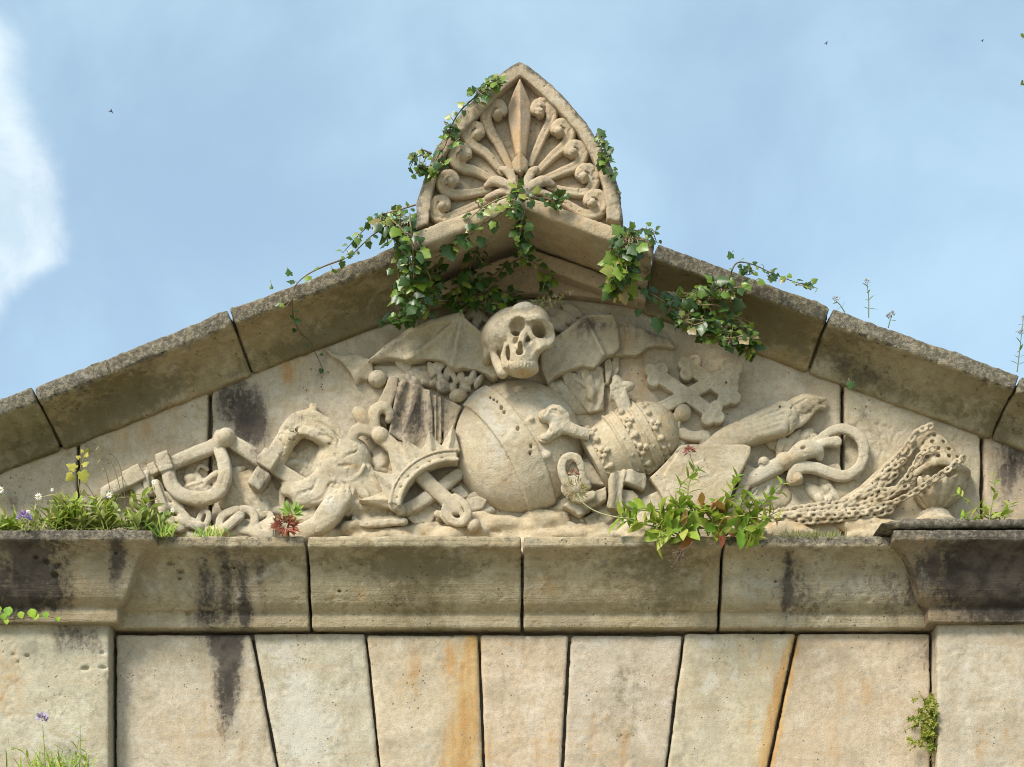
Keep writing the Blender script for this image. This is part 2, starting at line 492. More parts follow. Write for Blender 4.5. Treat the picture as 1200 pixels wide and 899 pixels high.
STROKES['cornice'] = [
    ('k', 36, 692, 20, 38, 12, 0.95), ('k', 66, 678, 20, 30, -20, 0.6), ('k', 84, 700, 12, 26, 10, 0.5), ('k', 52, 718, 30, 12, 0, 0.6), ('k', 152, 672, 9, 36, 15, 0.85), ('k', 4, 690, 12, 40, 0, 0.75), ('k', 100, 650, 60, 10, 0, 0.4),
    ('k', 246, 695, 12, 30, 0, 0.85), ('k', 270, 690, 7, 34, 0, 0.8), ('k', 290, 702, 8, 36, 0, 0.95), ('k', 310, 690, 6, 26, 0, 0.6), ('k', 260, 728, 30, 10, 0, 0.5),
    ('k', 1150, 690, 100, 44, 0, 1.0), ('k', 1200, 680, 60, 50, 0, 0.8), ('k', 930, 690, 26, 40, 0, 0.45), ('k', 918, 700, 4, 46, 0, 0.5),
    ('g', 490, 690, 42, 40, 0, 0.75), ('g', 440, 672, 60, 14, 0, 0.5), ('g', 560, 672, 60, 12, 0, 0.5), ('g', 760, 672, 90, 16, 0, 0.7), ('g', 720, 700, 120, 14, 0, 0.3), ('g', 300, 670, 80, 12, 0, 0.5),
    ('g', 780, 712, 30, 14, 0, 0.5), ('g', 960, 712, 60, 18, 0, 0.5), ('g', 1000, 670, 60, 20, 0, 0.4), ('g', 200, 700, 50, 20, 0, 0.3), ('g', 100, 660, 60, 14, 0, 0.5),
    ('o', 660, 690, 40, 20, 0, 0.3), ('o', 420, 705, 50, 12, 0, 0.25), ('o', 820, 690, 20, 30, 0, 0.3), ('o', 100, 700, 20, 30, 0, 0.2),
    ('w', 1000, 695, 50, 16, 0, 0.6), ('w', 880, 695, 30, 16, 0, 0.6), ('w', 45, 678, 8, 5, 0, 0.8)]
STROKES['rake'] = [
    ('g', 20, 530, 60, 30, -20, 0.7), ('g', 110, 470, 70, 22, -21, 0.85), ('g', 160, 440, 60, 14, -21, 0.7), ('g', 430, 360, 60, 34, -21, 0.95), ('g', 370, 380, 70, 16, -21, 0.7), ('g', 300, 400, 40, 14, -21, 0.5),
    ('g', 840, 340, 80, 30, 20, 1.0), ('g', 930, 370, 50, 14, 20, 0.8), ('g', 790, 320, 40, 30, 20, 0.9), ('g', 1100, 450, 90, 14, 20, 0.75), ('g', 1010, 415, 30, 20, 20, 0.5), ('g', 1190, 490, 20, 40, 20, 0.6),
    ('k', 280, 440, 14, 20, -20, 0.5), ('k', 20, 500, 20, 14, 0, 0.4), ('k', 1010, 410, 50, 12, 20, 0.45), ('k', 120, 455, 40, 10, -20, 0.3),
    ('w', 130, 505, 30, 8, -20, 0.3), ('o', 210, 450, 40, 14, -20, 0.3), ('o', 920, 400, 30, 16, 20, 0.35), ('o', 950, 390, 20, 20, 20, 0.3)]
STROKES['tymp'] = [
    ('k', 285, 475, 26, 34, 0, 0.75), ('k', 300, 505, 24, 18, 20, 0.6), ('k', 262, 460, 8, 30, 0, 0.35), ('k', 1188, 540, 18, 38, 0, 0.85), ('k', 215, 560, 18, 20, 0, 0.25),
    ('k', 40, 590, 40, 14, -10, 0.45), ('o', 150, 500, 40, 18, -20, 0.4), ('o', 180, 540, 30, 30, 0, 0.3), ('o', 340, 425, 16, 10, 0, 0.7), ('o', 340, 443, 12, 9, 0, 0.6),
    ('o', 955, 500, 30, 40, 0, 0.35), ('o', 745, 440, 26, 30, 0, 0.45), ('o', 1050, 620, 40, 8, 0, 0.3), ('w', 355, 500, 26, 26, 0, 0.6), ('w', 120, 590, 20, 20, 0, 0.4), ('w', 230, 500, 14, 30, 0, 0.4),
    ('w', 1040, 490, 26, 30, 0, 0.35), ('g', 100, 530, 30, 16, -20, 0.3), ('o', 560, 340, 60, 20, 0, 0.3)]
STROKES['carve'] = [
    ('k', 460, 400, 22, 9, -20, 0.4), ('k', 700, 378, 26, 8, 0, 0.45), ('k', 760, 388, 20, 7, 15, 0.4), ('k', 356, 490, 22, 8, 0, 0.4), ('g', 590, 380, 20, 18, 0, 0.35), ('k', 578, 400, 10, 12, 0, 0.35), ('g', 480, 600, 30, 14, 0, 0.5), ('g', 700, 600, 30, 18, 0, 0.4), ('g', 1040, 580, 50, 26, -20, 0.5), ('g', 1100, 530, 22, 26, 0, 0.4), ('g', 290, 590, 30, 22, 0, 0.45), ('g', 950, 478, 20, 12, -20, 0.5), ('k', 520, 590, 14, 8, 0, 0.4), ('k', 810, 470, 12, 14, 0, 0.3), ('g', 640, 600, 60, 8, 0, 0.4), ('k', 200, 560, 8, 14, 0, 0.3), ('g', 780, 530, 20, 12, 0, 0.35),
    ('k', 480, 475, 30, 34, 10, 0.6), ('k', 500, 500, 20, 20, 0, 0.35), ('k', 292, 530, 16, 12, 30, 0.5), ('k', 305, 560, 10, 16, 0, 0.45), ('k', 690, 395, 20, 20, 0, 0.25), ('k', 520, 470, 10, 30, 0, 0.3),
    ('w', 580, 520, 10, 60, -18, 0.7), ('w', 612, 368, 12, 7, -10, 0.9), ('w', 556, 447, 8, 8, 0, 0.7), ('w', 545, 395, 20, 18, 0, 0.3), ('w', 640, 480, 20, 14, 0, 0.5), ('w', 650, 580, 20, 10, 0, 0.5),
    ('w', 360, 590, 20, 16, 0, 0.4), ('w', 390, 595, 14, 14, 0, 0.6), ('o', 412, 547, 12, 4, -5, 0.7), ('o', 614, 440, 12, 3, 0, 0.6), ('o', 425, 487, 8, 8, 0, 0.4), ('o', 919, 540, 10, 10, 0, 0.55),
    ('o', 935, 562, 14, 8, 0, 0.35), ('o', 733, 395, 8, 10, 0, 0.4), ('o', 500, 622, 90, 6, 0, 0.35), ('o', 950, 615, 90, 8, 0, 0.4), ('o', 1060, 610, 30, 8, 0, 0.4), ('o', 890, 480, 20, 12, 0, 0.35), ('o', 600, 560, 40, 20, 0, 0.3),
    ('o', 785, 500, 14, 30, 0, 0.3), ('o', 1090, 530, 30, 30, 0, 0.25)]
STROKES['ante'] = [
    ('o', 606, 170, 12, 26, 0, 0.3), ('o', 640, 205, 60, 40, 0, 0.25), ('g', 510, 255, 20, 24, 0, 0.35), ('g', 640, 300, 60, 14, 0, 0.2), ('o', 690, 310, 40, 20, 0, 0.3), ('k', 500, 290, 20, 14, 0, 0.35), ('k', 760, 325, 14, 30, 0, 0.8),
    ('k', 520, 160, 14, 40, 20, 0.35)]

# ------------------------------------------------------------------ the gateway
GATE = empty('stone_gateway', (0, 0, 0), 'weathered sandstone gateway with voussoirs, moulded cornice and gable under the carved relief', 'gateway')


def block(name, poly, w1, group, mat, h=2.6, low=-27, r=2.2, rough=(0.7, 0.5), tint=(1, 1, 1), label=None, H=None, cuts=(), holes=()):
    P = np.array(poly, float)
    cv = Carve(P[:, 0].min() - 6, P[:, 0].max() + 6, P[:, 1].min() - 6, P[:, 1].max() + 6, low, w1 + 6, h)
    cv.slab(poly, H if H else w1, r)
    for c in cuts: cv.tube([(u, v, w1 + .4) for u, v in c], 1.5, cut=True, n=5, k=.8)
    for hu, hv, ha, hb in holes: cv.ell((hu, hv, w1), (ha, hb, 5), cut=True, k=.8)
    return stone(name, cv, GATE, mat, group, rough=rough, tint=tint, label=label)


# solid core behind the facing (dark joints look into it), side piers down to the ground
def prism(name, poly, y0, y1, mat, parent):
    n = len(poly); V = [((u - 600) * S, y, Z0 - v * S) for y in (y0, y1) for u, v in poly]
    loops = []; sizes = []
    loops += list(range(n))[::-1]; loops += list(range(n, 2 * n)); sizes += [n, n]
    for i in range(n):
        j = (i + 1) % n
        loops += [i, j, n + j, n + i]; sizes.append(4)
    A = np.zeros((2 * n, 4), F32); T = np.ones((2 * n, 4), F32)
    return mesh_np(name, V, loops, sizes, mat, parent, smooth=False, attrs={'stain': A, 'wear': A, 'tint': T})


prism('wall_core', [(-250, 1000), (-250, 632), (54, 508), (479, 345), (608, 316), (766, 348), (1179, 495), (1450, 594), (1450, 1000)], 0.098, 0.5, M_WALL, GATE)
prism('side_pier', [(-250, 1001), (132, 1001), (132, 1699), (-250, 1699)], -0.1, 0.5, M_WALL, GATE)
prism('side_pier', [(1092, 1001), (1450, 1001), (1450, 1699), (1092, 1699)], -0.1, 0.5, M_WALL, GATE)

# voussoirs of the flat arch: (top left, top right, bottom right, bottom left) at v 743 and 1000
vs = [((136, 293), (343, 136), (1.02, 1.0, 0.98), None), ((296.5, 427), (454, 346), (0.98, 1.0, 0.98), 'voussoir with pale lime bloom'),
      ((430, 560), (569, 457), (1.06, 1.0, 0.92), 'voussoir with orange iron stain down its right edge'), ((563, 666), (652, 572), (1.08, 0.99, 0.93), None),
      ((669.5, 800), (767, 655.5), (1.0, 0.97, 0.97), None), ((803, 932.5), (878, 770), (1.03, 1.02, 0.95), 'voussoir with orange iron band on its right edge'),
      ((936, 1090), (1090, 881.5), (1.06, 0.98, 0.92), None)]
vtop = [744, 742, 744.5, 744.5, 744.5, 742, 742]
for ((a, b), (c, d), t, lab), vt in zip(vs, vtop):
    block('voussoir', [(a, vt), (b, vt), (c, 1000), (d, 1000)], rng.uniform(-1.2, 1.5), 'wall', M_WALL, tint=t, label=lab)
block('pilaster_block', [(-200, 734), (132.5, 734), (132.5, 1000), (-200, 1000)], 25, 'wall', M_WALL, tint=(0.98, 1.0, 0.95), label='left pilaster face with black run-off stain', h=2.0, holes=[(106, 789, 5.5, 2.4), (126, 788, 5, 2), (38, 774, 3.5, 1.6), (22, 773, 3, 1.5), (28, 781, 2, 1.2), (125, 771, 5, 1.4)])
block('pilaster_block', [(1093, 734), (1400, 734), (1400, 1000), (1093, 1000)], 25, 'wall', M_WALL, tint=(1.0, 0.98, 0.96))

# ------------------------------------------------------------------ horizontal cornice
PROF = [(646.5, -60), (646.5, 62), (658.5, 62), (660, 59.5)]
PROF += [(660.5, 58), (663.5, 51), (669, 44), (677, 38), (686, 33.5), (696, 30), (706, 26.5), (713, 22.5), (718.5, 16.5), (722.5, 10.5), (724, 11.5), (727, 12.3), (734, 11.8), (738, 11), (739, 9), (739, -60)]


def chipped(V, W_, cv, amp=1.0):
    """ragged lower edge of the fascia"""
    P = np.column_stack([cv.u, np.zeros(len(cv.u)), np.zeros(len(cv.u))]) + 77
    return (amp * (vnoise(P, 9.0) * 2.5 + vnoise(P, 3.5) * 1.5)).astype(F32)[:, None, None]


def corn_lichen(edge):
    def f(V, N):
        return np.clip((edge - V[:, 1]) / 6, 0, 1) * 0.75
    return f


def cornice_block(u0, u1, core_w=0, uedge=None, side=0, dv=0.0, tint=(1, 1, 1), label=None, lic=1.0):
    cv = Carve(u0 - 5, u1 + 5, 640, 745, -18, 68 + core_w, 2.0)
    U, V, Wd = cv.U, cv.V, cv.Wd
    ch = chipped(V, Wd, cv)
    prof = sdpoly(V + 0 * Wd, Wd - core_w + 0 * V, PROF)
    Vr = V + 0 * U + ch * np.exp(-((V - 656) / 9) ** 2)
    d = sdpoly(Vr + 0 * Wd, Wd - core_w + 0 * Vr, PROF) if ch is not None else prof
    if side:
        q = (U - uedge) * side
        P2 = sdpoly(V + 0 * q, q + 0 * V, [(a, (b if b > 0 else -600)) for a, b in PROF])
        d = smax(d, P2 + 0 * Wd, 1.0)
        outer = (u0 - U) if side > 0 else (U - u1)
        d = smax(d, outer + 0 * d, 1.5)
    else:
        d = smax(d, np.abs(U - (u0 + u1) / 2) - (u1 - u0) / 2 + 0 * d, 2.0)
    cv.put(d.astype(F32))
    for (hu, hv, ha, hb) in HOLES:
        if u0 < hu < u1:
            w_ = core_w + float(np.interp(hv, [660, 664, 670, 676, 690, 706, 722], [57, 50, 43.5, 38.5, 32, 26, 13])); cv.ell((hu, hv, w_), (ha, hb, 7), cut=True, k=1)
    lf = corn_lichen(660)
    return stone('cornice_block', cv, GATE, M_CORN, 'cornice', rough=(0.6, 0.45), tint=tint, label=label, lichen=lambda V, N: lf(V, N) * lic)


HOLES = [(70, 676, 4, 3), (82, 680, 5, 3.5), (78, 690, 4, 3.5), (58, 672, 3, 2), (206, 672, 5, 2.2), (218, 680, 5, 2.4), (216, 687, 3, 1.8), (222, 722, 3.5, 2.5), (150, 668, 2, 1.5), (400, 700, 2, 1.5), (905, 690, 2, 2), (280, 676, 2, 1.5)]
cb = 0.25
def cu(p): return tu(p, 0.14)
js = [tu(130, .1), cu(361.5), cu(612), cu(845), tu(1096, .1)]
tints = [(1.0, .98, .95), (1.02, 1.0, 0.95), (1.03, 1.0, 0.94), (1.12, 1.12, 1.13)]
for i in range(4):
    cornice_block(js[i] + (1.6 if i else 0), js[i + 1] - (1.6 if i < 3 else 0), tint=tints[i], lic=[0.6, 0.35, 0.4, 1.2][i])
cornice_block(-220, 205, 25, 134, 1, tint=(0.98, 0.95, 0.92), label='left end of the cornice stepping forward, black stained', lic=1.3)
cornice_block(1020, 1420, 25, 1092, -1, tint=(0.78, 0.71, 0.68), label='right end of the cornice stepping forward, stained almost black', lic=1.3)
# broken cap slab on the right end
cap = [(1015, 640), (1040, 634.5), (1120, 635), (1250, 634), (1400, 634), (1400, 644.5), (1030, 645)]
cv = Carve(1010, 1405, 628, 650, -18, 98, 2.0)
cv.slab(cap, 90, 3)
stone('cornice_cap', cv, GATE, M_RAKE, 'cornice', rough=(1.3, 0.9), tint=(0.8, 0.8, 0.8), lichen=lambda V, N: np.full(len(V), 1.0))

# ------------------------------------------------------------------ gable field slabs
def rake_l(u): return np.interp(u, [-200, 0, 93, 246, 300, 470, 560], [625, 546, 515, 455, 430, 358, 330])
def rake_r(u): return np.interp(u, [640, 745, 890, 955, 1165, 1200, 1400], [340, 359, 408, 431, 503, 515, 590])
tymp = [([(-200, rake_l(-200)), (-2, rake_l(0)), (89.5, rake_l(89)), (89.5, 700), (-200, 700)], (1.0, .97, .93)),
        ([(93.5, rake_l(93.5)), (243.5, rake_l(243.5)), (243.5, 700), (93.5, 700)], (1.03, 1.0, .95)),
        ([(248, rake_l(248) + 2), (300, 432), (400, 390), (470, 361), (545, 352), (660, 349), (745, 357), (780, 369), (890, 410), (985.5, rake_r(985.5) + 1), (985.5, 700), (248, 700)], (1, 1, 1)),
        ([(989.5, rake_r(989.5) + 1), (1149.5, rake_r(1149.5) + 1), (1149.5, 700), (989.5, 700)], (1.0, 1.0, .97)),
        ([(1153.5, rake_r(1153.5)), (1200, rake_r(1200)), (1400, rake_r(1400)), (1400, 700), (1153.5, 700)], (.95, .9, .88))]
CUT3 = [[(1014, 479), (1020, 478), (1030, 488), (1031, 496), (1024, 497), (1016, 489), (1014, 479)], [(1027, 497), (1034, 513), (1040, 534)], [(1012, 506), (1022, 507), (1031, 515), (1036, 526)], [(1022, 541), (1021, 528), (1026, 519), (1034, 516)], [(1044, 522), (1050, 508), (1059, 504)], [(1030, 540), (1034, 528), (1036, 524)]]
CUT1 = [[(176, 548), (184, 532), (196, 520)], [(182, 552), (190, 534), (204, 522)], [(170, 545), (176, 530), (186, 517), (198, 511)], [(214, 512), (222, 520)], [(196, 516), (204, 513), (212, 521)]]
for i, (p, t) in enumerate(tymp):
    cc = CUT3 if i == 3 else CUT1 if i == 1 else ()
    block('gable_slab', p, 0, 'tymp', M_TYMP, h=1.6 if cc else 2.8, tint=t, r=3.0, rough=(0.9, 0.6), cuts=cc)

# ------------------------------------------------------------------ raking cornice
DF = 0.26
RP = [(0, -120), (0, 65), (17, 65), (18.5, 62)]
for a in np.linspace(0, 90, 10):
    r_ = math.radians(a); RP.append((49 - (49 - 19) * math.cos(r_), 61 - (61 - 9) * math.sin(r_)))
RP += [(54, 7), (55, 4), (55, -120)]


def rake_block(p0, p1, name='raking_cornice_block', tint=(1, 1, 1), label=None, profile=RP, mat=None, trim0=0, trim1=0, step=None):
    p0 = np.array(p0, float); p1 = np.array(p1, float)
    L = np.linalg.norm(p1 - p0); e = (p1 - p0) / L; nrm = np.array([-e[1], e[0]])
    cv = Carve(-5, L + 5, -7, 62, -60, 72, 2.0)
    U, V, Wd = cv.U, cv.V, cv.Wd
    P = np.column_stack([cv.u, np.zeros(len(cv.u)), np.zeros(len(cv.u))]) + p0[0]
    top = ((vnoise(P, 30) * 3.2 + vnoise(P, 8) * 2.2)).astype(F32)[:, None, None] * np.exp(-(V / 7) ** 2)
    ch = ((vnoise(P + 50, 9.0) * 3.0 + vnoise(P + 50, 3.5) * 2.0)).astype(F32)[:, None, None] * np.exp(-((V - 16) / 7) ** 2)
    Vr = V + ch + top + 0 * U
    d = sdpoly(Vr + 0 * Wd, Wd + 0 * Vr, profile)
    inn = np.clip((-d - 6) / 6, 0, 1) * 3.2
    d = smax(d, np.maximum(trim0 - inn - U, U - (L - trim1 + inn)) + 0 * d, 2.2)
    cv.put(d.astype(F32))
    def xf(Q):
        o = Q.copy(); o[:, 0] = p0[0] + e[0] * Q[:, 0] + nrm[0] * Q[:, 1]; o[:, 1] = p0[1] + e[1] * Q[:, 0] + nrm[1] * Q[:, 1]
        return o
    def lich(Q, N): return np.clip((20 - Q[:, 1]) / 4, 0, 1) * 0.95
    return stone(name, cv, GATE, mat or M_RAKE, 'rake', d0=DF, xf=xf, rough=(0.8, 0.6), tint=tint, label=label, lichen=lich)


rake_block((-230, 556), (38, 453), tint=(0.95, 0.95, 0.9), trim1=1.5)
rake_block((38, 455), (267.5, 363.5), tint=(1.05, 1.0, 0.95), trim0=1.5, trim1=1.5)
rake_block((267.5, 362.5), (475, 284), tint=(1.05, 1.0, 0.92), trim0=1.5)
rake_block((771, 286), (975, 360), tint=(0.98, 0.95, 0.85), trim1=1.5)
rake_block((975, 361), (1196, 440.5), tint=(1.0, 1.0, 1.0), trim0=1.5, trim1=1.2)
rake_block((1196, 440.5), (1440, 530), tint=(0.95, 0.92, 0.88), trim0=1.2)

# ------------------------------------------------------------------ apex stone: gable-shaped block carrying the antefix
DA = 0.46
WA = DA / S
ap = lambda x, y: (tu(x, DA), tv(y, DA))
A0, A1, A2 = ap(482, 294), ap(610, 243), ap(764, 301)
B0, B1, B2 = ap(484, 272), ap(607, 225), ap(768, 282)
cvx = Carve(A0[0] - 8, A2[0] + 8, B1[1] - 6, max(A0[1], A2[1]) + 8, -30, WA + 6, 2.2)
cvx.slab([A0, A1, A2, B2, B1, B0], WA, 3)
stone('apex_block', cvx, GATE, M_ANTE, 'ante', rough=(0.7, 0.4), tint=(1.0, 0.98, 0.92))
# flat gable wall and stepped fillet under the apex block
d1 = 0.13
fl = [(tu(x, d1), tv(y, d1)) for x, y in ((470, 352), (545, 318), (622, 290), (690, 314), (757, 340), (757, 352), (712, 341), (655, 321), (626, 306), (605, 309), (545, 334), (480, 362))]
cv = Carve(min(p[0] for p in fl) - 6, max(p[0] for p in fl) + 6, min(p[1] for p in fl) - 6, max(p[1] for p in fl) + 6, -14, d1 / S + 6, 2.2)
cv.slab(fl, d1 / S, 3)
stone('apex_fillet', cv, GATE, M_ANTE, 'ante', rough=(0.6, 0.4), tint=(1.02, 0.95, 0.9))
d2 = 0.05
fl = [(tu(x, d2), tv(y, d2)) for x, y in ((474, 352), (545, 322), (624, 296), (712, 330), (760, 345), (754, 356), (712, 350.5), (650, 343), (624, 342), (545, 349), (484, 366))]
cv = Carve(min(p[0] for p in fl) - 6, max(p[0] for p in fl) + 6, min(p[1] for p in fl) - 6, max(p[1] for p in fl) + 6, -14, d2 / S + 6, 2.2)
cv.slab(fl, d2 / S, 3)
stone('apex_panel', cv, GATE, M_ANTE, 'ante', rough=(0.6, 0.4), tint=(1.02, 0.96, 0.92))
# ------------------------------------------------------------------ antefix on the apex
SQ = True
ANT = empty('palmette_antefix', W3(608, 262, DA), 'pointed stone antefix with a carved palmette of curling fronds, standing on the gable apex', 'antefix')
def A_(pts): return [(440 + x / 3.526, 50 + y / 3.526) for x, y in pts]
OUT = A_([(165, 775), (168, 650), (198, 560), (250, 430), (330, 310), (430, 195), (500, 132), (560, 88), (597, 68), (640, 92), (720, 158), (800, 238), (870, 318), (935, 420), (985, 520), (1012, 610), (1026, 745), (1026, 790), (960, 780), (597, 640), (215, 790), (160, 830)])
INN = A_([(216, 752), (236, 600), (270, 480), (345, 375), (440, 280), (540, 178), (597, 132), (648, 170), (752, 268), (840, 370), (900, 475), (942, 590), (960, 742), (597, 605)])
W0 = WA
def toA(p): return p
ag = Carve(478, 740, 60, 300, -30, 8, 1.6)
ag.slab(OUT, 0, 3.5)
ag.slab(INN, 30, 2.0, cut=True, low=-17)
ag.slab([(470, 310), (488, 266), (608, 224), (735, 262), (745, 310)], 30, 1.0, cut=True, low=-16.5)
def ante_xf(Q):
    o = Q.copy(); o[:, 2] = Q[:, 2] + W0 - 1.5; return o
def alich(Q, N):
    return np.clip((14 - Q[:, 1] * 0 - np.abs(0)) * 0 + (sd_out(Q) + 9) / 7, 0, 1) * 0.95
def sd_out(Q): return sdpoly(Q[:, 0], Q[:, 1], OUT[:18] + [(732, 330), (482, 330)])
stone('frame', ag, ANT, M_ANTE, 'ante', d0=DA, xf=ante_xf, rough=(0.9, 0.6), lichen=alich)


def frond(pts, r0=4.2, r1=8.4, rend=5.9, name='frond', tint=(1, 1, 1)):
    P = np.array(A_(pts))
    Q = crom(P, 6)
    n = len(Q); t = np.linspace(0, 1, n)
    r = np.interp(t, [0, .45, .7, 1.0], [r0, r1 * 0.95, r1 * 0.86, rend * .7])
    w = np.interp(t, [0, .5, .8, 1], [-13, -11, -8, -4])
    cv = Carve(P[:, 0].min() - 12, P[:, 0].max() + 12, P[:, 1].min() - 12, P[:, 1].max() + 12, -20, 6, 1.15)
    cv.tube(np.column_stack([Q, w]), r, k=0.0)
    e = Q[-1]
    cv.ell((e[0], e[1], -7), (rend, rend, 9.5), k=1.0)
    # groove winding round the eye of the scroll
    b_ = Q[-9] - e; th = math.atan2(b_[1], b_[0])
    arc_ = [(e[0] + (rend + .9) * math.cos(th + a), e[1] + (rend + .9) * math.sin(th + a)) for a in np.linspace(.9, 5.4, 18)]
    for w_ in (-9, -5, -1, 3): cv.tube([(u, v, w_) for u, v in arc_], 1.15, k=.5, cut=True)
    # hollowed face of the frond
    cv.tube(np.column_stack([Q[:int(n * .62)], (w + r * 1.0 + 1.2)[:int(n * .62)]]), np.maximum(r[:int(n * .62)] * 0.38, .8), k=2.0, cut=True)
    stone(name, cv, ANT, M_ANTE, 'ante', d0=DA, xf=ante_xf, rough=(0.35, 0.3), tint=tint)


FR = [[(560, 500), (510, 400), (468, 335), (455, 285), (473, 248), (508, 243), (527, 268), (505, 285)],
      [(525, 515), (460, 440), (398, 400), (374, 362), (388, 336), (420, 335), (433, 358), (418, 368)],
      [(500, 555), (420, 512), (350, 492), (322, 458), (333, 430), (364, 426), (379, 448), (362, 459)],
      [(470, 585), (380, 603), (300, 602), (273, 567), (286, 540), (314, 536), (329, 558), (314, 567)],
      [(490, 615), (390, 662), (300, 704), (255, 703), (238, 670), (254, 642), (284, 642), (292, 664), (276, 667)],
      [(640, 480), (690, 370), (722, 310), (729, 268), (708, 236), (675, 238), (657, 265), (680, 278)],
      [(665, 515), (730, 450), (785, 402), (805, 352), (788, 325), (758, 325), (742, 348), (760, 358)],
      [(690, 545), (770, 513), (830, 490), (856, 450), (842, 416), (812, 413), (798, 438), (817, 445)],
      [(720, 575), (810, 597), (880, 596), (906, 550), (892, 513), (862, 508), (843, 532), (862, 546)],
      [(700, 600), (790, 645), (865, 690), (920, 684), (938, 650), (926, 620), (893, 618), (876, 643), (897, 655)]]
for i, p in enumerate(FR):
    frond(p, tint=[(1.03, .98, .94), (1.02, .98, .93), (1, 1, .96), (1, .99, .95), (1, .98, .93)][i % 5])
# central lance leaf
cv = Carve(590, 628, 84, 186, -20, 8, 1.15)
LP = A_([(597, 145), (622, 190), (645, 245), (642, 300), (628, 390), (622, 460), (580, 460), (565, 380), (548, 300), (545, 250), (572, 190)])
cv.slab(LP, lambda U, V: 3 - 0.75 * np.abs(U - 609), 2.0)
stone('lance_leaf', cv, ANT, M_ANTE, 'ante', d0=DA, xf=ante_xf, rough=(0.35, 0.3), tint=(1.07, 0.97, 0.91))
# leafy cup the fronds spring from
cv = Carve(560, 656, 170, 236, -20, 10, 1.15)
cv.slab(A_([(597, 448), (632, 485), (628, 520), (600, 545), (570, 525), (562, 490)]), lambda U, V: 5 - 0.5 * np.abs(U - 609), 2.0)
for pts, r in (([(520, 505), (545, 520), (566, 555), (575, 590)], [3, 5, 5, 4]), ([(455, 575), (490, 560), (530, 575), (570, 600)], [3, 5.5, 5.5, 4]), ([(460, 625), (520, 605), (575, 615)], [3.5, 4, 5]),
               ([(665, 505), (645, 525), (628, 560), (620, 590)], [3, 5, 5, 4]), ([(735, 570), (700, 560), (665, 575), (628, 600)], [3, 5.5, 5.5, 4]), ([(740, 625), (680, 605), (622, 615)], [3.5, 4, 5])):
    cv.tube([(u, v, -8 + i * 2.5) for i, (u, v) in enumerate(A_(pts))], r, k=1.2, n=5)
cv.ell((609, 222, -8), (16, 8, 12), k=3)
stone('leaf_cup', cv, ANT, M_ANTE, 'ante', d0=DA, xf=ante_xf, rough=(0.35, 0.3))

# ------------------------------------------------------------------ the carved relief
REL = empty('carved_relief', (0, -0.02, tv(625, 0) * 0 + Z0 - 640 * S), 'high relief stone carving of winged skull, globe, tiara, crown and censer filling the gable', 'stone carving')


def rel(name, cv, d0=0.08, rough=(0.45, 0.4), tint=(1, 1, 1), label=None, mat=None, crack=None):
    rough = (rough[0] * .95 + .1, rough[1] * 1.25)
    def flat(Q):
        o = Q.copy(); o[:, 2] = Q[:, 2] * (1.0 if name == 'skull' else .82); return o
    return stone(name, cv, REL, mat or M_CARV, 'carve', d0=d0, rough=rough, tint=tint, label=label, crack=rough[0] * .7 if crack is None else crack, xf=flat,
                 lichen=lambda Q, N: np.clip(-N[:, 1], 0, 1) ** 2 * (.42 if name in ('bat_wing', 'pleated_cloth', 'draped_cloth', 'dagger') else .28))


# --- globe with zodiac band
cv = Carve(524, 690, 430, 606, -2, 62, 1.7)
cv.ell((607, 519, 0), (77, 78, 44))
U, V, Wd = cv.U, cv.V, cv.Wd
q = (U - 594) * .82 - (V - 507) * .57
q = q + 0.0016 * ((U - 594) * .57 + (V - 507) * .82) ** 2
x = (U - 607) / 80.8; y = (V - 519) / 81.8; z = Wd / 48.8
big = (np.sqrt(x * x + y * y + z * z) - 1) * 55
cv.put(smax(big, np.abs(q) - 18 + 0 * big, 0.5).astype(F32), 0.3)
for (u, v, a, b) in ((577, 485, 7, 10), (583, 493, 5, 6), (590, 505, 8, 5), (603, 516, 8, 7), (610, 525, 6, 9), (618, 535, 9, 8), (628, 545, 7, 6), (600, 500, 5, 5), (615, 556, 6, 5), (632, 560, 6, 8), (598, 470, 9, 4), (622, 500, 5, 4), (640, 540, 7, 6)):
    w = 46 * math.sqrt(max(0.05, 1 - ((u - 607) / 78) ** 2 - ((v - 519) / 79) ** 2))
    cv.ell((u, v, w - 1.0), (a * .85, b * .85, 3.6), rot=random.uniform(-40, 40), k=3)
for (u, v, r) in ((575, 472, 1.4), (579, 475, 1.4), (583, 478, 1.4), (588, 486, 2.2), (591, 492, 1.8), (607, 512, 2), (622, 532, 2), (627, 489, 1.6), (621, 540, 1.8), (640, 525, 1.5)):
    w = 48.5 * math.sqrt(max(0.05, 1 - ((u - 607) / 78) ** 2 - ((v - 519) / 79) ** 2))
    cv.ell((u, v, w), (r, r * 1.5, 6), k=0.8, cut=True)
rel('globe', cv, 0.05, (0.35, 0.3), (1.02, 1.0, 0.97))

# --- skull
cv = Carve(556, 660, 348, 454, 4, 84, 1.0)
cv.ell((602, 386, 34), (37, 28.5, 36), rot=-12)
cv.ell((583, 393, 28), (19, 22, 26), k=9)
cv.ell((624, 379, 46), (21, 20, 24), k=10)
cv.tube([(596, 390, 60), (607, 381, 70), (619, 385, 74), (631, 384, 73), (643, 390, 60)], [3.5, 4, 4, 4.2, 5], k=7, n=4)
cv.tube([(643, 390, 58), (646, 400, 57), (643, 408, 60), (634, 413, 65), (626, 416, 68)], [5, 5, 5, 5, 5], k=4, n=4)
cv.tube([(617, 390, 66), (613, 402, 69), (610, 411, 70)], [4, 4.2, 4], k=7, n=4)
cv.ell((628, 410, 56), (13, 8, 13), rot=-20, k=5)
cv.tube([(600, 398, 62), (598, 410, 62), (601, 422, 58)], [3.4, 3.6, 5], k=4, n=4)
cv.ell((613, 420, 50), (18, 16, 19), k=6)
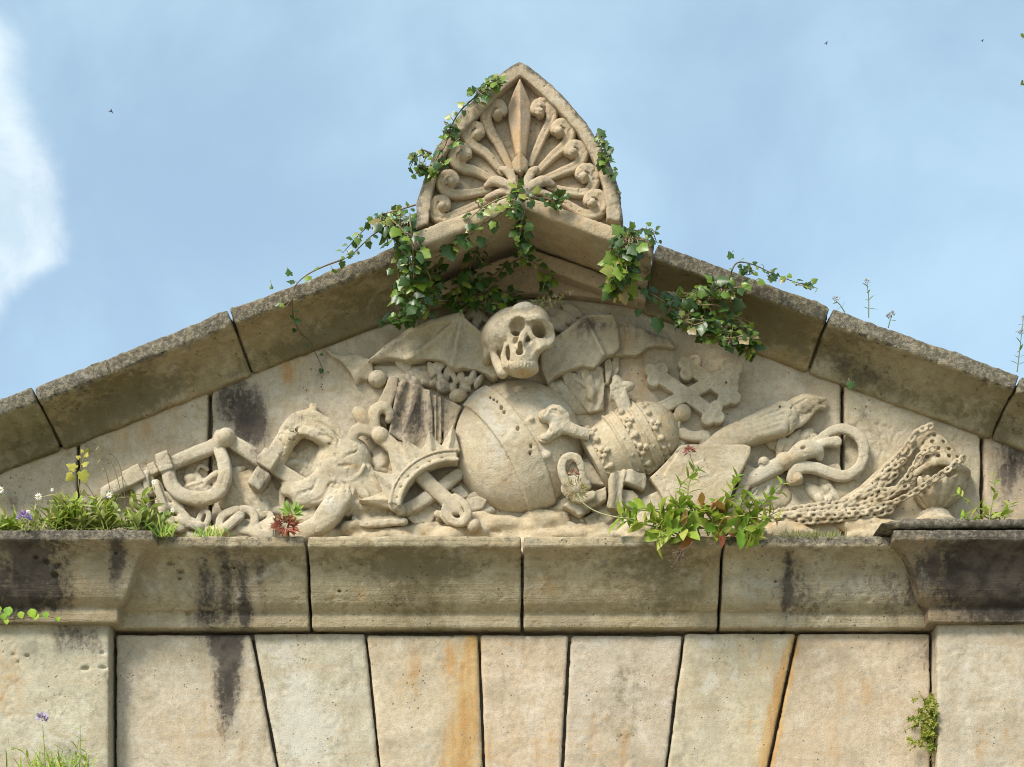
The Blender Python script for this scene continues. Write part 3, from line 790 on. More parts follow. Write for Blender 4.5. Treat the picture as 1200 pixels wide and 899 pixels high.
cv.ell((612, 432, 49), (20, 10, 17), k=4)
cv.ell((624, 419, 72), (5, 8, 6), rot=20, k=6, cut=True)
cv.tube([(577, 410, 42), (582, 424, 46), (589, 437, 50)], [3.2, 5.2, 7], k=3, n=4)
cv.tube([(592.5, 409, 58), (590, 420, 56), (593, 432, 56)], [2.2, 3.4, 5], k=2.5, n=4)
cv.ell((571, 408, 24), (6.5, 11, 16), rot=10, k=3)
cv.ell((583, 407, 40), (10, 5, 12), k=5)
cv.ell((612, 369, 67), (13, 6.5, 5), rot=-10, k=3)
cv.ell((574, 399, 44), (7, 5, 6), rot=20, k=3)
cv.tube([(631.5 + 10.6 * math.cos(a), 396 + 10.2 * math.sin(a), 62 - 6.5 * math.cos(a) + 1.5 * math.sin(a)) for a in np.linspace(0, 6.283, 17)[:-1]], 3.6, k=3.0, closed=True)
cv.ell((631, 396, 70), (8.2, 8.0, 26), rot=25, k=1.0, cut=True)
cv.ell((606, 391, 72), (8.8, 8.2, 13), rot=-10, k=2, cut=True)
cv.ell((604.5, 396.5, 66), (5.6, 4.4, 18), k=1.2, cut=True)
cv.ell((609, 420, 72), (4.6, 4.2, 16), k=0.8, cut=True)
cv.ell((610, 415, 72), (2.6, 5, 10), k=0.8, cut=True)
cv.ell((595.5, 419, 64), (2.4, 9, 22), rot=-4, k=0.6, cut=True)
cv.ell((585, 414, 62), (3.6, 3.5, 22), k=1.2, cut=True)
cv.ell((639, 428, 62), (6.5, 14, 34), rot=12, k=2, cut=True)
for u in np.arange(597, 630, 4.1):
    w_ = 49 + 17 * math.sqrt(max(.05, 1 - ((u - 612) / 20.5) ** 2))
    cv.tube([(u, 431, w_ + .6), (u + .3, 438, w_ - 1.5), (u + .4, 443, w_ - 6)], 0.9, cut=True, k=.5)
cv.tube([(598, 429, 61), (606, 430.5, 67), (616, 430.5, 67), (627, 428, 61)], .8, cut=True, k=1, n=3)
for p in ([(585, 378, 64), (590, 385, 66), (588, 392, 64)], [(625, 372, 70), (634, 374, 68)], [(618, 412, 76), (626, 424, 72), (628, 434, 68)]): cv.tube(p, .9, cut=True, n=4, k=1.2)
rel('skull', cv, 0.19, (0.35, 0.35), (1.04, 1.02, .99), crack=.35)

# --- bat wings
def ridge(U, V, segs):
    o = 0
    for a, b, hh, wd in segs: o = np.maximum(o, hh * np.exp(-(dseg(U, V, a, b) / wd) ** 2))
    return o
cv = Carve(424, 592, 360, 450, -3, 52, 1.5)
LW = [(431, 420), (440, 412), (455, 400), (470, 391), (485, 383), (507, 374), (524, 370), (541, 369.5), (551, 378), (562, 388), (575, 398), (584, 440), (578, 443), (569, 437), (560, 432), (543, 429), (534, 432), (528, 431), (522, 423), (513, 419), (500, 417), (488, 419), (478, 421.5), (466, 417.5), (455, 416), (443, 418.5)]
sg = [((541, 372), (478, 421), 8, 5), ((541, 372), (529, 430), 9, 4.5), ((541, 372), (576, 402), 7, 5), ((432, 419), (485, 386), 5, 5), ((485, 386), (541, 372), 6, 6)]
cv.slab(LW, lambda U, V: 17 + (U - 430) * 0.07 + ridge(U, V, sg) - 5 * np.exp(-(dseg(U, V, (505, 395), (500, 412)) / 13) ** 2) - 6 * np.exp(-(dseg(U, V, (550, 400), (558, 425)) / 12) ** 2), 2.2)
cv.tube([(432, 419, 14), (485, 385, 24), (540, 371, 30)], [2.5, 3.5, 4.5], k=3, n=5)
rel('bat_wing', cv, 0.09, tint=(.97, .97, .95))
cv = Carve(630, 802, 355, 448, -3, 52, 1.5)
RW = [(634, 396), (648, 394), (656, 390), (664, 385), (670, 380), (676, 374), (683, 370), (697, 367), (717, 368.5), (724, 375), (729, 385), (730, 397), (726, 407), (720, 412), (712, 415), (704, 421), (697, 430), (690, 428.5), (682, 427), (668, 430), (652, 438), (642, 447), (634, 430)]
sg = [((686, 372), (707, 415), 8, 3.5), ((690, 370), (660, 391), 9, 5), ((690, 370), (718, 371), 8, 4), ((688, 370), (655, 436), 4, 6)]
cv.slab(RW, lambda U, V: 22 + ridge(U, V, sg) - 5 * np.exp(-(dseg(U, V, (672, 402), (665, 420)) / 12) ** 2), 2.2)
cv.slab([(716, 370), (730, 371), (745, 375), (757, 381), (770, 387), (784, 391), (794, 403), (780, 401), (768, 400), (758, 403), (751, 410), (745, 412.5), (738, 411), (722, 412)], lambda U, V: 13 + ridge(U, V, [((720, 375), (760, 386), 4, 5)]), 2.2)
cv.slab([(724, 374), (733, 378), (731, 392), (734, 402), (727, 408)], 40, 1, cut=True, low=12)
rel('bat_wing', cv, 0.09, tint=(.96, .95, .94))
# leaf shapes behind the skull
cv = Carve(530, 706, 350, 402, -3, 26, 1.5)
cv.slab([(656, 357), (668, 356), (680, 364), (686, 376), (676, 372), (664, 368)], 11, 2, n=3)
cv.tube([(642, 362, 3), (660, 372, 8), (676, 378, 8)], [5, 8, 4], n=4)
cv.tube([(636, 372, 3), (650, 380, 9), (664, 386, 6)], [5, 8, 4], n=4)
rel('leaf_spray', cv, 0.03)
cv = Carve(530, 640, 350, 402, -3, 26, 1.5)
for p in ([(540, 362, 4), (552, 356, 9), (566, 358, 6)], [(545, 372, 4), (556, 367, 10), (570, 374, 6)], [(556, 384, 4), (560, 374, 9), (566, 362, 6)]):
    cv.tube(p, [4, 6, 4], n=4)
rel('leaf_spray', cv, 0.03)

# --- bones beside the globe
cv = Carve(626, 690, 470, 524, 14, 62, 1.2)
cv.ell((640, 486, 44), (10, 8, 9), k=3); cv.ell((652, 480, 42), (11, 7, 9), rot=20, k=4); cv.ell((660, 488, 38), (9, 10, 8), k=4)
cv.ell((640, 512, 42), (9.5, 6.5, 9), rot=-15, k=3); cv.ell((650, 504, 42), (9, 8, 9), rot=-20, k=4)
cv.tube([(652, 494, 42), (672, 502, 40), (690, 506, 36)], [9, 7, 6], k=5, n=4)
cv.tube([(662, 488, 42), (668, 500, 40), (682, 503, 36)], [5, 4, 3], k=3, n=4)
cv.ell((649, 484, 53), (7, 3.5, 6), rot=15, k=1.5, cut=True)
cv.ell((640, 498, 54), (8, 3, 7), rot=-25, k=1.5, cut=True)
rel('thigh_bone', cv, 0.16, (1.0, 0.7))
cv = Carve(714, 752, 438, 488, -2, 40, 1.3)
cv.tube([(735, 486, 20), (729, 468, 22), (722, 456, 22)], [8, 9, 9], n=4)
cv.ell((716, 462, 22), (8, 8, 9), k=3, rot=20); cv.ell((736, 452, 22), (8, 6, 9), k=3); cv.ell((724, 447, 20), (6, 9, 9), rot=-30, k=3)
cv.ell((728, 450, 33), (4, 6, 4), k=1.5, cut=True)
rel('broken_bone', cv, 0.08, (0.9, 0.6))

# --- key bow and mask under the bones
cv = Carve(648, 702, 525, 604, 6, 62, 1.2)
cv.tube([(663, 565, 40), (658, 553, 42), (660, 541, 42), (668, 536, 42), (677, 539, 42), (682, 550, 40), (685, 562, 36), (690, 568, 32)], [5, 5, 5, 5, 5, 4, 3.5, 3.5], k=2, n=4)
cv.tube([(664, 562, 38), (676, 560, 38), (688, 564, 34)], [3.5, 3, 3.5], k=2, n=3)
cv.ell((672, 570, 30), (15, 11, 12), k=4)
cv.ell((673, 548, 30), (8, 10, 6), k=0)
cv.tube([(672, 580, 30), (682, 583, 30), (694, 578, 30)], [4, 5, 5], k=2, n=3)
rel('key_bow', cv, 0.13, (0.4, 0.4))

# --- triple crowned tiara
cv = Carve(672, 818, 448, 602, -3, 62, 1.0)
ax = np.array([.881, -.473]); rim = np.array([701, 532.])
U, V, Wd = cv.U, cv.V, cv.Wd
t = (U - rim[0]) * ax[0] + (V - rim[1]) * ax[1]
sv = -(U - rim[0]) * ax[1] + (V - rim[1]) * ax[0]
rr = np.sqrt(sv ** 2 + ((Wd - 4) * 1.2) ** 2)
Rt = np.interp(t, [-9, 0, 30, 60, 70, 76, 84, 92, 98, 103, 107, 109], [34.5, 36.5, 41, 40.5, 39, 37, 35, 30, 24, 15, 6, 0]).astype(F32)
bands = 0
for b0, b1, bh in ((-12, -1, 3), (28, 42, 1.8), (28, 31, 3.8), (39, 42, 3.8), (56, 69, 1.8), (56, 59, 3.8), (66, 69, 3.8)):
    bands = np.maximum(bands, bh * np.clip(np.minimum(t - b0, b1 - t) / 1.4 + .5, 0, 1))
d = smax(rr - Rt - bands, -8 - t + 0 * rr, 2)
cv.put((d * .9).astype(F32))
def onT(tt, phi, extra=0):
    R = np.interp(tt, [0, 30, 60, 75, 84, 92], [36.5, 41, 40.5, 36, 33, 27]) + extra
    s_ = -R * math.cos(phi); w_ = 4 + R * math.sin(phi) / 1.2
    u, v = rim + ax * tt + np.array([-ax[1], ax[0]]) * s_
    return (u, v, w_)
for tt, odd in ((2, 0), (44, 1), (70, 0)):
    for i, ph in enumerate(np.radians([14, 40, 66, 92, 118, 144, 168])):
        if i % 2 == odd:
            cv.ell(onT(tt + 5, ph, 2), (4.0, 4.0, 4.6)); cv.tube([onT(tt - 2, ph, .5), onT(tt + 3, ph, 1)], 1.5, k=1)
        else:
            for a, b in ((4, -.11), (4, .11), (9.5, 0)): cv.ell(onT(tt + a, ph + b, .5), (3.6, 3.6, 4.4), k=.3)
            cv.ell(onT(tt + 5.5, ph, 3.2), (1.6, 1.6, 2.4))
            for q in (-.13, .13): cv.ell(onT(tt - .5, ph + q, 1), (1.7, 1.7, 3), k=.4, cut=True)
            for q in (-.2, .2): cv.tube([onT(tt - 2, ph + q * 1.5, .5), onT(tt + 1, ph + q, 1), onT(tt, ph, 1)], 1.1, n=3, k=.5)
for tt, off in ((35, .05), (62.5, .12)):
    for ph in np.arange(.45 + off, 2.7, .52): cv.ell(onT(tt, ph, 1.6), (1.7, 1.7, 1.7), k=.4)
cv.ell((802, 476, 10), (10.5, 10.5, 10.5)); cv.tube([(786, 486, 8), (800, 478, 9)], [6, 5], k=2)
rel('papal_tiara', cv, 0.12, (0.25, 0.3), (1.03, 1.0, .95))
# --- lappets and ribbons under the tiara
cv = Carve(640, 790, 540, 634, -3, 48, 1.4)
cv.slab([(715, 557), (726, 551), (733, 553), (731, 566), (729, 581), (731, 596), (721, 598), (711, 595), (713, 580), (712, 566)], lambda U, V: 30 + 2.5 * np.sin((U - 713) * .35) - .12 * np.abs(V - 560), 1.6, n=3)
cv.slab([(729, 557), (737, 551), (748, 554), (757, 554), (756, 573), (745, 571), (735, 567), (730, 566)], lambda U, V: 24 + 5 * np.sin((U - 728) * .16), 1.6, n=3, k=1)
cv.tube([(736, 560, 33), (744, 563, 33), (754, 564, 31)], 1.6, cut=True, n=3, k=1.5)
for u in (715, 720, 725): cv.tube([(u, 585, 32), (u, 596, 32)], 1.0, cut=True, k=.6)
cv.slab([(728, 572), (742, 573), (749, 580), (748, 588), (738, 594), (730, 592)], 17, 2)
cv.slab([(659, 592), (668, 585), (690, 578), (711, 570), (711, 586), (694, 595), (680, 605)], lambda U, V: 22 + .08 * (U - 680), 2.2)
cv.slab([(684, 604), (712, 590), (726, 600), (708, 616), (695, 622)], 13, 2.5)
cv.slab([(700, 620), (730, 602), (758, 612), (765, 632), (700, 632)], 10, 3)
cv.slab([(668, 521), (676, 520), (696, 545), (710, 568), (696, 567), (688, 566), (681, 548)], 18, 2)
cv.slab([(752, 580), (772, 572), (786, 600), (776, 622), (756, 612)], 12, 3)
rel('tiara_lappet', cv, 0.07, (0.4, 0.4))

# --- drapery folds behind the tiara
cv = Carve(640, 734, 404, 490, -3, 26, 1.3)
cv.ell((676, 466, 0), (32, 18, 7), k=2)
for p, hh in (([(656, 436), (664, 431), (676, 438), (690, 458), (702, 480), (690, 484), (674, 464), (662, 450)], 9), ([(677, 431), (688, 429), (696, 444), (699, 462), (691, 468), (684, 450)], 12), ([(698, 428), (706, 430), (709, 450), (708, 480), (698, 482), (696, 452)], 9), ([(708, 424), (716, 418), (718, 436), (714, 452), (710, 450)], 11), ([(718, 416), (726, 412), (726, 432), (719, 446), (716, 438)], 8)):
    cv.slab(p, lambda U, V, hh=hh: hh + 1.2 * np.sin(U * .6 + V * .2), 1.6)
cv.ell((692.5, 462, 11), (5.5, 9, 6), k=1)
rel('drapery_fold', cv, 0.03)

# --- double barred cross
cv = Carve(744, 880, 410, 500, -3, 32, 1.3)
def bar(a, b, hw, H, ins=True):
    a = np.array(a, float); b = np.array(b, float); e = (b - a) / np.linalg.norm(b - a); n = np.array([-e[1], e[0]])
    cv.slab([a + n * hw, b + n * hw, b - n * hw, a - n * hw], H, 2.0)
def trefoil(c, e, H):
    e = np.array(e, float) / np.linalg.norm(e); n = np.array([-e[1], e[0]])
    for o in (e * 6.5, n * 8.5 - e * 2.5, -n * 8.5 - e * 2.5):
        p = np.array(c) + o
        cv.slab([(p[0] + 8.2 * math.cos(a), p[1] + 8.2 * math.sin(a)) for a in np.linspace(0, 6.283, 17)[:-1]], H + 1, 2.5, k=.8)
        cv.ell((p[0], p[1], H + 1.5), (4.5, 4.5, 2.2), k=.8, cut=True)
bar((758, 486), (862, 432), 7.5, 17)
trefoil((858, 433), (58, -30), 17)
for a, b, H in (((769, 436), (837, 484), 16), ((808, 428), (856, 461), 16)):
    bar(a, b, 8, H); e = np.array(b) - np.array(a)
    trefoil(a, -e, H); trefoil(b, e, H)
for a, b in (((770, 441), (800, 462)), ((774, 437), (806, 459)), ((812, 466), (836, 484)), ((763, 480), (790, 466)), ((820, 452), (850, 437)), ((815, 434), (830, 444)), ((838, 450), (852, 459))):
    cv.tube([(a[0], a[1], 17.5), (b[0], b[1], 17.5)], 1.3, cut=True, k=.6)
rel('double_cross', cv, 0.06, (0.35, 0.35))

# --- torch with flames
cv = Carve(820, 984, 448, 545, -3, 44, 1.3)
cv.tube([(828, 532, 10), (850, 516, 12), (880, 504, 14), (916, 490, 15)], [13, 15, 17, 20], n=5)
for o in (-9, -3, 3, 9):
    a = (880 - .4 * o, 503 + o, 31 - .18 * abs(o)); b = (918 - .4 * o, 491 + 1.2 * o, 35 - .2 * abs(o))
    cv.tube([a, b], [.5, 2.2], cut=True, k=1.5)
cv.ell((922, 489, 16), (7, 19, 17), rot=20, k=2.0)
for p, r in (([(914, 496, 16), (932, 496, 18), (944, 489, 18), (956, 477, 16), (968, 474, 10)], [4, 5.5, 5, 4.5, 2.5]), ([(918, 488, 14), (934, 478, 18), (948, 470, 16), (968, 464, 9)], [7, 9, 7, 2.5]),
             ([(916, 482, 12), (930, 472, 13), (946, 464, 12), (959, 461, 6)], [5, 7, 5, 2]), ([(928, 488, 18), (944, 479, 20), (958, 470, 16)], [4, 5, 3]), ([(945, 480, 12), (958, 468, 10), (958, 460, 6)], [5, 4, 2])):
    cv.tube(p, r, n=6, k=.8)
cv.tube([(908, 474, 22), (918, 486, 36), (924, 500, 32), (922, 508, 20)], 1.6, cut=True, n=4, k=.8)
for p in ([(922, 484, 30), (938, 474, 30), (958, 465, 22)], [(924, 492, 33), (940, 484, 33), (954, 474, 28)], [(926, 479, 27), (944, 468, 24)], [(930, 497, 29), (944, 492, 29), (954, 482, 26)]): cv.tube(p, 1.4, cut=True, n=4, k=1.2)
rel('flaming_torch', cv, 0.07, (0.35, 0.4), (1.0, .97, .92))

# --- book / tablet
cv = Carve(752, 896, 510, 640, -3, 42, 1.5)
cv.slab([(797, 521), (808, 520), (874, 521), (880, 524), (880, 532), (866, 560), (852, 590), (845, 636), (790, 636), (783, 592), (772, 572), (762, 558), (780, 541)], lambda U, V: 24 + (U - 760) * .06, 3)
cv.slab([(786, 528), (796, 528), (778, 556), (790, 590), (800, 634), (790, 640), (782, 590), (762, 558)], 60, 1, cut=True, low=22, k=1)
for a, b in (((803, 536), (797, 560)), ((797, 545), (808, 572)), ((808, 572), (826, 540)), ((826, 540), (838, 556)), ((797, 558), (820, 555)), ((826, 538), (812, 542))):
    cv.tube([(a[0], a[1], 27.5), (b[0], b[1], 28)], 1.2, cut=True, k=.8)
cv.slab([(810, 545), (824, 538), (836, 556), (818, 560)], 29, 1)
cv.slab([(876, 540), (889, 546), (890, 551), (868, 590), (852, 600)], 17, 2)
rel('tablet', cv, 0.09, (0.4, 0.35), (1.03, 1.0, .96))
# paper curl above the tablet
cv = Carve(786, 842, 492, 540, -3, 22, 1.5)
cv.tube([(796, 508, 8), (812, 512, 9), (826, 512, 8), (826, 520, 6)], [7, 6, 7, 6], n=4); cv.tube([(790, 494, 3), (806, 508, 5)], [4, 5], k=2)
rel('paper_curl', cv, 0.03)

# --- serpent staff
cv = Carve(866, 1026, 490, 578, -3, 40, 1.3)
cv.tube([(874, 563, 9), (892, 555, 12), (912, 545, 13)], [9, 9, 10], n=4)
cv.ell((919, 540, 15), (11, 11, 12), k=1.0)
cv.ell((895, 541, 17), (7, 6, 7), rot=-20, k=1); cv.tube([(890, 545, 20), (902, 538, 20)], .9, cut=True, k=.8)
cv.tube([(928, 536, 16), (942, 528, 19), (956, 528, 17), (962, 532, 14)], [8, 11.5, 8.5, 4.5], n=5, k=1)
cv.ell((961, 536, 13), (5, 4, 6), k=1)
cv.tube([(956, 532, 28), (948, 534, 29), (940, 535, 28)], .9, cut=True, k=.6)
cv.ell((940, 528, 30), (3.8, 1.9, 5), rot=-14, k=.8, cut=True)
cv.tube([(936, 540, 26), (950, 540, 26), (960, 538, 22)], .8, cut=True, k=.6)
cv.tube([(952, 520, 14), (962, 512, 13), (976, 503, 12), (990, 501, 11), (1004, 507, 11), (1013, 520, 11), (1012, 537, 11), (1004, 550, 12), (990, 557, 13), (974, 554, 14), (956, 548, 15), (942, 547, 15), (932, 552, 15), (929, 561, 15)], [4, 4.6, 5.4, 6, 6.4, 6.6, 6.4, 6.6, 7, 7, 7, 7, 7.2, 7.4], n=5)
cv.ell((935, 561, 15), (7, 7, 9), k=1.5)
cv.tube([(956, 524, 17), (968, 518, 16), (981, 517, 13)], [4, 5, 6.5], n=4, k=1)
for p in ([(914, 530, 6), (916, 518, 9), (920, 504, 6)], [(923, 528, 6), (928, 514, 9), (938, 504, 6)], [(934, 522, 6), (944, 508, 9), (952, 502, 6)], [(944, 520, 6), (952, 512, 8), (956, 508, 5)]):
    cv.tube(p, [4, 5.5, 4], n=4)
cv.slab([(955, 545), (985, 538), (990, 550), (968, 553)], 5, 2)
rel('serpent_staff', cv, 0.06, (0.35, 0.35))

# --- censer
cv = Carve(1050, 1144, 486, 640, -3, 52, 1.1)
U, V, Wd = cv.U, cv.V, cv.Wd
t = V - 498.0
cx = 1100 + np.interp(t, [0, 50, 110], [-4, 5, -2])
x = U - cx
rr = np.sqrt(x ** 2 + ((Wd - 4) * .95) ** 2)
Rt = np.interp(t, [-3, 0, 6, 14, 26, 40, 48, 50, 54, 57, 60, 70, 82, 90, 93, 96, 104, 108, 111, 120, 124, 140], [0, 5, 11, 17, 24, 31, 34, 37, 37, 33, 33, 31, 24, 14, 10, 16, 22, 27, 27, 27, 33, 34]).astype(F32)
ang = np.arctan2(x, Wd - 4 + .01)
gad = np.where((t > 62) & (t < 92), 3.4 * np.abs(np.sin(ang * 5.5)) - 1.2, 0)
cv.put(((rr - Rt - gad) * .75).astype(F32))
for row, tt in enumerate((9, 18, 28, 38)):
    n = 3 + row
    for i in range(n):
        a = math.radians(-62 + (124 / (n - 1)) * i + (4 if row % 2 else -3))
        R = np.interp(tt, [6, 14, 26, 40], [11, 17, 24, 31]); c0 = 1100 + np.interp(tt, [0, 50], [-4, 5])
        cv.ell((c0 + R * math.sin(a), 498 + tt, 4 + R * math.cos(a)), (2.6, 2.6, 6), cut=True, k=.4)
cv.ell((1100, 555, 40), (22, 8, 16), k=2, cut=True)
cv.tube([(1072, 556, 30), (1086, 548, 38), (1104, 546, 41), (1122, 551, 34)], 3.6, n=4, k=1)
for i in range(4): cv.ell((1078 + i * 9, 566 - i * 1.5, 32), (4, 7, 5), rot=-10, k=1)
cv.ell((1095, 499, 8), (5, 4.5, 6), k=1)
rel('censer', cv, 0.09, (0.35, 0.4), (.98, .96, .92))

# --- chains of the censer
def chain(cv, path, size=10.0, wd=5.0, r=1.75, n=8, jit=1.0):
    Q = crom(path, n)
    seg = np.linalg.norm(np.diff(Q, axis=0), axis=1); L = np.concatenate([[0], np.cumsum(seg)])
    step = size * .84
    for i, s_ in enumerate(np.arange(size * .4, L[-1], step)):
        p = np.array([np.interp(s_, L, Q[:, c]) for c in range(3)]); q = np.array([np.interp(min(s_ + 2, L[-1]), L, Q[:, c]) for c in range(3)])
        p0 = np.array([np.interp(max(s_ - 2, 0), L, Q[:, c]) for c in range(3)])
        e = (q - p0) / (np.linalg.norm(q - p0) + 1e-6)
        up = np.array([0, 0, 1.0]); sd = np.cross(e, up); sd /= np.linalg.norm(sd) + 1e-6
        roll = (0.45 if i % 2 else -0.55) + random.uniform(-.2, .2)
        nn = np.cross(sd, e)
        sd = sd * math.cos(roll) + nn * math.sin(roll)
        p = p + rng.normal(0, .35 * jit, 3)
        ring = [p + e * (size / 2) * math.copysign(abs(math.cos(a)) ** .8, math.cos(a)) + sd * wd * .62 * math.sin(a) for a in np.linspace(0, 2 * math.pi, 9)[:-1]]
        cv.tube(ring, r, closed=True)
cv = Carve(876, 1140, 488, 622, -3, 60, 1.1)
paths = [[(1092, 500, 22), (1074, 508, 22), (1062, 524, 20), (1050, 538, 18), (1036, 550, 15), (1018, 570, 12), (998, 584, 11)],
         [(1060, 540, 22), (1044, 550, 18), (1028, 562, 15), (1008, 578, 12), (986, 590, 10)],
         [(1126, 541, 36), (1108, 556, 46), (1088, 570, 44), (1070, 580, 34), (1048, 590, 24), (1024, 594, 16), (1000, 597, 12), (960, 601, 10), (925, 606, 10), (880, 610, 10)],
         [(1092, 531, 38), (1078, 536, 36), (1068, 552, 30), (1056, 568, 24), (1040, 582, 18), (1014, 590, 14), (985, 594, 12), (945, 598, 10), (905, 604, 9), (880, 604, 9)],
         [(1050, 574, 20), (1030, 576, 16), (1010, 586, 12), (975, 589, 11), (935, 594, 10), (900, 600, 8), (880, 600, 8)],
         [(1046, 598, 18), (1020, 603, 14), (985, 606, 12), (950, 609, 11), (915, 611, 10), (885, 613, 10)],
         [(1052, 555, 16), (1030, 570, 14), (1006, 582, 14), (985, 599, 14)], [(1040, 592, 22), (1012, 600, 17), (970, 603, 14), (930, 603, 13), (890, 607, 12)]]
for p in paths: chain(cv, p)
chain(cv, [(1072, 520, 18), (1058, 540, 16), (1044, 556, 15), (1030, 566, 13), (1010, 578, 12), (985, 588, 10)])
chain(cv, [(1070, 566, 26), (1050, 576, 20), (1030, 584, 15), (1000, 592, 12), (960, 596, 11), (920, 602, 10), (890, 604, 9)])
cv.slab([(876, 612), (905, 597), (950, 588), (985, 582), (1008, 568), (1030, 548), (1050, 530), (1066, 516), (1076, 520), (1064, 548), (1060, 566), (1046, 590), (1015, 602), (960, 610), (905, 615)], lambda U, V: 6.5 + .03 * (U - 876) + 0 * V, 2)
cv.slab([(1070, 512), (1082, 507), (1090, 506), (1078, 530), (1064, 556), (1050, 560), (1056, 538)], 9, 2)
rel('censer_chains', cv, 0.06, (0.15, 0.2), (1.0, .96, .9))

# --- pleated fan of cloth and strips
cv = Carve(436, 546, 434, 545, -3, 34, 1.5)
cv.slab([(468, 444), (484, 448), (504, 457), (507, 480), (508, 520), (498, 530), (455, 508), (457, 498), (461, 475)], lambda U, V: 17 + 3.2 * np.sin(np.arctan2(U - 500, V - 380.) * 30) + ridge(U, V, [((487, 473), (474, 505), 3, 2)]), 2.2)
cv.slab([(455, 440), (461, 438), (467, 441), (464, 460), (456, 482), (453, 500), (440, 490), (436, 480), (448, 458)], 14, 2.2)
cv.slab([(504, 459), (512, 462), (521, 464), (521, 480), (518, 508), (516, 526), (508, 520)], lambda U, V: 15 + 2 * np.sin(U), 2)
cv.slab([(521, 465), (530, 468), (541, 474), (532, 500), (526, 530), (518, 526), (519, 500)], 13, 2)
rel('pleated_cloth', cv, 0.06, (0.6, 0.7), (.86, .82, .8))
# --- foliage and buds between cloth, wing and globe
cv = Carve(424, 574, 404, 478, -3, 34, 1.3)
for (u, v, a, b, r_, w) in ((519, 451, 8, 9, 0, 16), (537, 462, 11, 7.5, -15, 18), (442, 442, 11, 10, 0, 16), (554, 441, 4.5, 8, 20, 20), (561, 446, 4, 9, 35, 20), (548, 446, 5, 6, -40, 18), (524, 436, 5, 9, 10, 12), (505, 432, 5, 9, -10, 12), (512, 428, 6, 8, 30, 12), (529, 430, 5, 7, -30, 14), (493, 440, 9, 6, 30, 10), (486, 433, 8, 6, -20, 9), (499, 446, 7, 5, 10, 12), (540, 440, 6, 8, 0, 12), (545, 452, 8, 5, 20, 12), (508, 448, 6, 5, 0, 12), (530, 452, 5, 6, 0, 12), (517, 441, 4, 5, 0, 14)):
    cv.ell((u, v, w * .5), (a, b, w * .7), rot=r_, k=1.2)
for p in ([(503, 425, 9), (510, 432, 12), (504, 440, 10)], [(520, 424, 9), (514, 434, 12), (516, 446, 11)], [(536, 424, 8), (530, 434, 12), (534, 446, 11)], [(488, 436, 8), (498, 436, 11), (500, 446, 9)]):
    cv.tube(p, 3, n=4, k=1)
cv.tube([(553, 442, 30), (558, 452, 28)], 1, cut=True, k=.6)
cv.slab([(436, 424), (476, 424), (500, 424), (520, 428), (500, 450), (470, 444), (452, 440), (438, 446)], 4, 3)
rel('carved_buds', cv, 0.05, (0.4, 0.4))
# --- low leaves and cloth filling the ground between the main carvings
cv = Carve(212, 1000, 415, 640, -3, 22, 2.0)
for (u, v, n, sp_, up) in ((446, 545, 7, 16, 0), (560, 598, 6, 16, 1), (520, 600, 8, 22, 0), (700, 606, 8, 22, 1), (745, 612, 6, 18, 0), (885, 575, 8, 18, 0), (905, 568, 5, 14, 1), (352, 545, 6, 16, 0), (300, 590, 8, 20, 0), (228, 572, 6, 14, 1), (485, 440, 7, 20, 0), (690, 440, 6, 18, 1),
                       (655, 602, 7, 20, 0), (790, 515, 6, 14, 1), (430, 590, 7, 18, 0), (480, 520, 5, 16, 1), (270, 560, 6, 14, 1), (960, 580, 6, 20, 0), (690, 540, 5, 14, 1), (835, 545, 4, 20, 0), (915, 515, 5, 12, 1), (660, 460, 5, 16, 1)):
    for i in range(n):
        a = rng.uniform(-80, 80); L = rng.uniform(9, 20); uu = u + rng.normal(0, sp_ * .6); vv = v + rng.normal(0, sp_ * .45)
        cv.ell((uu, vv, rng.uniform(0, 4)), (L, rng.uniform(4, 9), rng.uniform(5, 11)), rot=a, k=.6)
        e = (math.cos(math.radians(a)) * L * .7, math.sin(math.radians(a)) * L * .7)
        if i % 2: cv.tube([(uu - e[0], vv - e[1], 8), (uu, vv + 1, 11), (uu + e[0], vv + e[1], 8)], 1.3, cut=True, n=3, k=1)
rel('background_foliage', cv, 0.02, (0.7, 0.6))
# --- ribbon end
cv = Carve(372, 446, 402, 462, -3, 26, 1.4)
cv.slab([(378, 407), (390, 413), (405, 417), (420, 415), (436, 424), (438, 438), (430, 446), (424, 444), (417, 451), (410, 436), (400, 424), (388, 416)], lambda U, V: 9 + (U - 378) * .06 + 2 * np.sin(U * .2 + V * .2), 2.2)
rel('ribbon_end', cv, 0.03)

# --- sceptre with fleur-de-lis
cv = Carve(406, 566, 464, 630, -2, 46, 1.25)
cv.tube([(446, 510, 22), (470, 532, 22), (505, 568, 20), (534, 594, 22)], [8.5, 9, 9, 9], n=4)
cv.ell((446, 510, 24), (11, 10, 11), rot=40, k=1)
cv.ell((424, 488, 22), (9.5, 15, 11), rot=-38, k=1)
cv.tube([(428, 496, 22), (440, 506, 22)], [8, 6], k=2)
cv.tube([(442, 504, 22), (438, 490, 24), (440, 480, 24), (450, 476, 22), (457, 484, 20), (455, 489, 18)], [4.5, 6.5, 7, 6.5, 5.5, 4.5], n=5, k=.8)
cv.tube([(440, 508, 22), (428, 503, 24), (417, 504, 24), (413, 513, 22), (418, 519, 20)], [4.5, 6.5, 7, 6.5, 5], n=5, k=.8)
cv.tube([(533, 582, 26), (545, 592, 29), (549, 603, 29), (542, 612, 26), (530, 610, 24), (522, 598, 24), (526, 590, 25), (536, 594, 26), (542, 604, 26)], [4, 4.5, 4.5, 5, 5, 5, 4, 3.5, 3], n=5)
cv.tube([(524, 600, 26), (532, 608, 28), (542, 608, 27)], 1.8, n=4)
